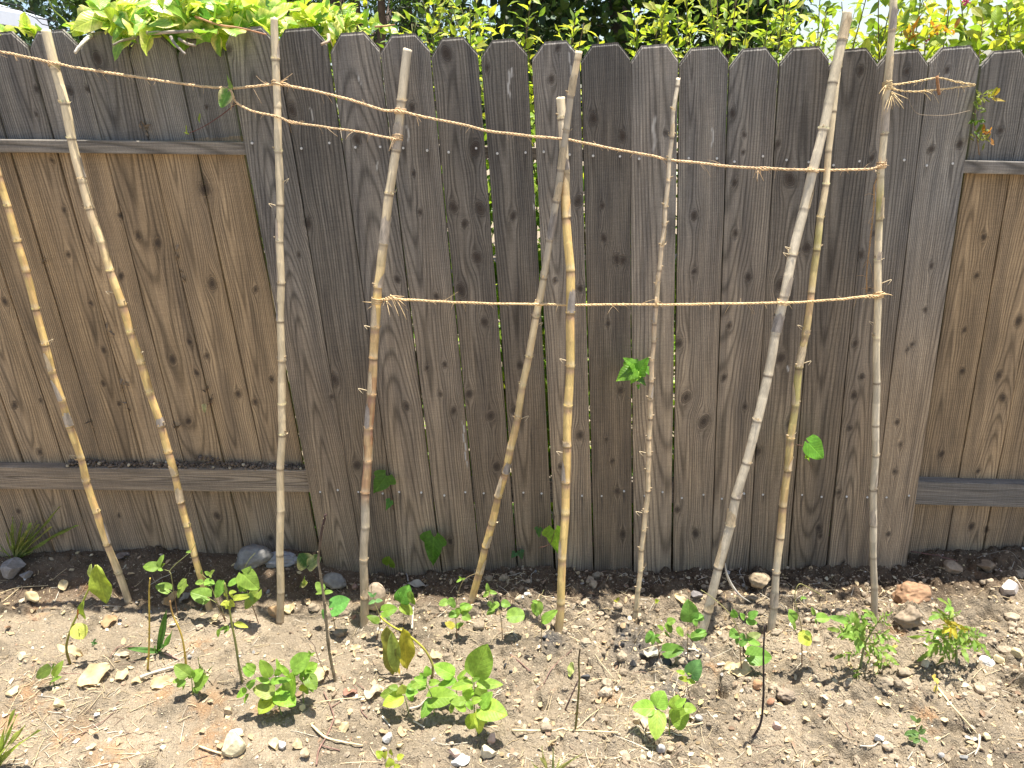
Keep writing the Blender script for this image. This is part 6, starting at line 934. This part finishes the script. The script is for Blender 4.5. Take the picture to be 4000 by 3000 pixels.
r = np.random.default_rng(64); n = 6500; P = np.stack([r.uniform(-1.2, 1.2, n), r.uniform(.085, .5, n), r.uniform(-.02, 1.62, n)], -1); P = np.concatenate([P, np.stack([r.uniform(-2, 2, 4500), r.uniform(.1, 3.5, 4500)**1.0, r.uniform(-.02, .25, 4500)], -1)]); P = P[(np.abs(P[:, 2]-1.45+.096*P[:, 0]) > .05) & (vn(P[:, 0]*6, P[:, 2]*4, 2) > .33)]; v, f, lu, c = leaf_cloud(P, np.tile([0, -.2, -.3], (len(P), 1)), r, (.035, .06), .42, 'heart', [(.12, .25, .04), (.18, .32, .05), (.26, .40, .07)], 4, sd=.7, up=(0, -.5, .6)); v[:, 1] = np.maximum(v[:, 1], .058); mb = MB(); mb.add(v, f, c, lu); tag(mb.build('ivy_cover', IVYL, None, (0, .2, 0)), 'bright ivy cover behind the middle boards, glimpsed through their gaps', 'ivy', kind='stuff')
# ------------------------------------------------------------------ trees, house and wires further off
def tree(name, label, px, D, rx, rz, zc, seed, nl, ln, wr, cols, kind='oval', trunk=.16, limbs=7, clumps=60, group='trees beyond the fence', dy=1.):
    r = np.random.default_rng(seed); b = atdist(px, 110, D); b[2] = -.1; root = thing(name, label, 'tree', tuple(b), group); br = MB(); top = np.array([b[0]+r.normal()*.2, b[1], zc+rz*.7])
    C = spline([b+[0, 0, -.2], b*[1, 1, 0]+[r.normal()*.15, 0, zc*.5], b*[1, 1, 0]+[r.normal()*.2, 0, zc], top], 30); v, f = tube(C, np.linspace(trunk, trunk*.25, 30)*(1+.15*(vn(np.arange(30)*.7, np.zeros(30), 2)-.5)), 9); br.add(v, f, (.13, .10, .08))
    cen = []
    while len(cen) < clumps:
        q = r.uniform(-1, 1, 3); 
        if .25 < np.linalg.norm(q) < 1: cen.append(np.array([b[0], b[1], zc])+q*[rx, rx*dy, rz])
    cen = np.array(cen)
    for i in range(limbs):
        e = cen[int(r.integers(0, clumps))]; s0 = C[int(r.integers(10, 26))]; Q = spline([s0, (s0+e)/2+r.normal(size=3)*.12, e], 14); v, f = tube(Q, np.linspace(trunk*.4, .012, 14), 6); br.add(v, f, (.13, .10, .08))
    br.build('trunk', BARK, root); k = r.integers(0, clumps, nl); rad = rx*r.uniform(.16, .34, clumps); P = cen[k]+r.normal(size=(nl, 3))*rad[k][:, None]*[.75, .75, .55]; dd = nrm(P-cen[k]); tone = r.uniform(.6, 1.35, clumps)
    v, f, lu, c = leaf_cloud(P, dd*.5+[0, 0, -.25], r, ln, wr, kind, cols, 3, sd=.6); mb = MB(); mb.add(v, f, c*np.repeat(tone[k], len(v)//nl)[:, None], lu); mb.build('crown', TREEL, root); return root
DK = ((.022, .05, .018), (.03, .07, .022), (.05, .10, .025)); MD = ((.09, .18, .04), (.13, .23, .05), (.06, .13, .03)); BL = ((.03, .06, .035), (.045, .085, .045))
tree('broadleaf_tree', 'big dark broadleaf tree with its trunk showing, behind the crossing canes', 1330, 7.0, 1.45, 1.9, 3.3, 71, 9000, (.07, .13), .36, DK, clumps=85)
tree('broadleaf_tree', 'dark broadleaf tree behind the shrub around the thinnest cane', 1560, 7.6, .75, 1.3, 2.7, 72, 3500, (.07, .12), .36, DK, clumps=36)
tree('conifer_tree', 'dark feathery conifer behind the fine leaved shrub', 745, 7.2, 1.15, 1.9, 3.1, 73, 11000, (.05, .12), .1, ((.02, .045, .018), (.03, .065, .025), (.07, .15, .03)), 'lance', clumps=85)
tree('broadleaf_tree', 'shadowy tree behind the heap of variegated ivy', 470, 9.0, 1.6, 2.2, 3.4, 74, 7000, (.09, .15), .36, DK, clumps=75)
tree('broadleaf_tree', 'sunlit mid green tree between the house and the ivy heap', 258, 7.0, .55, .75, 2.55, 75, 4200, (.05, .085), .34, MD, clumps=34, trunk=.1)
tree('broadleaf_tree', 'dark tree crown behind the sunlit tree at the upper left', 330, 19.0, 2.8, 3.2, 5.4, 76, 6000, (.13, .22), .36, BL, clumps=70)
tree('broadleaf_tree', 'far dark tree rising behind the house roof', -40, 26.0, 4.2, 4.5, 7.0, 77, 6500, (.2, .36), .36, BL, clumps=75, trunk=.3)
tree('conifer_tree', 'blue green conifer just right of the feathery one, thin against the sky', 905, 9.5, .7, 1.6, 2.6, 78, 4500, (.06, .13), .1, ((.03, .06, .03), (.05, .10, .04)), 'lance', clumps=32)
tree('broadleaf_tree', 'hazy far tree low behind the tall loose shrub', 1120, 15.0, 1.9, 1.4, 2.2, 79, 4200, (.12, .2), .36, BL, clumps=44)
def atz(px, py, Z):
    d = ray(px, py); return CAM+d*(Z-CAM[2])/d[2]
E0 = atz(0, 37, 3.7); E1 = atz(97, 53, 3.7); ax = nrm(E1-E0); ax[2] = 0; ax = nrm(ax); nb_ = np.array([-ax[1], ax[0], 0]); 
if nb_[1] < 0: nb_ = -nb_
E0 = E1-ax*9.0; house = thing('house', 'grey house with a low pale roof far off at the upper left corner', 'house', tuple(E1-ax*4+nb_*3-[0, 0, 3.8]))
def boxm(mb, o, a, b, c, col):
    V = np.array([o+a*i+b*j+c*k for k in (0, 1) for i, j in ((0, 0), (1, 0), (1, 1), (0, 1))]); mb.add(V, [[(0, 1, 5, 4), (1, 2, 6, 5), (2, 3, 7, 6), (3, 0, 4, 7), (4, 5, 6, 7), (3, 2, 1, 0)]], col)
up = np.array([0, 0, 1.])
mb = MB(); boxm(mb, E0+nb_*.55-up*3.9, ax*8.5, nb_*5.5, up*3.75, (.20, .23, .27)); g0 = E1-ax*.5+nb_*.55-up*.15; mb.add([g0, g0+nb_*5.5, g0+nb_*2.75+up*1.1], [[(0, 1, 2)]], (.20, .23, .27)); mb.build('wall', PAINT, house, smooth=False)
mb = MB(); boxm(mb, E0, ax*9, nb_*3.4+up*1.22, up*.12, (.62, .65, .68)); boxm(mb, E0+nb_*3.42+up*1.22, ax*9, nb_*3.4-up*1.22, up*.12, (.62, .65, .68)); mb.build('roof', PAINT, house, smooth=False)
mb = MB(); boxm(mb, E0-nb_*.06-up*.12, ax*9, nb_*.055, up*.22, (.60, .64, .70)); mb.build('gutter', PAINT, house, smooth=False)
wn = MB(); w0 = E1-ax*3.6+nb_*.5-up*.95; boxm(wn, w0, ax*1.3, nb_*.04, up*.6, (.62, .65, .70)); wf = wn.build('window', PAINT, house, smooth=False); wp = MB(); boxm(wp, w0-nb_*.012+ax*.08+up*.08, ax*1.14, nb_*.01, up*.44, (.35, .40, .46)); wp.build('pane', PAINT, wf, smooth=False)
for i, (a, b, lab) in enumerate([((-30, 5), (560, 185), 'upper dark power line slanting past the house roof'), ((-30, 35), (600, 235), 'lower dark power line slanting past the house roof')]):
    P = spline([atdist(*cp('T1', *a), 11)+ax*-6, atdist(*cp('T1', *a), 11), (atdist(*cp('T1', *a), 11)+atdist(*cp('T1', *b), 11.5))/2-[0, 0, .02], atdist(*cp('T1', *b), 11.5), atdist(*cp('T1', *b), 11.5)+[6, .5, -1.0]], 40); mb = MB(); v, f = tube(P, .008, 5); mb.add(v, f, (.03, .03, .035)); tag(mb.build('power_line', BARK, None, tuple(P[0])), lab, 'power line')
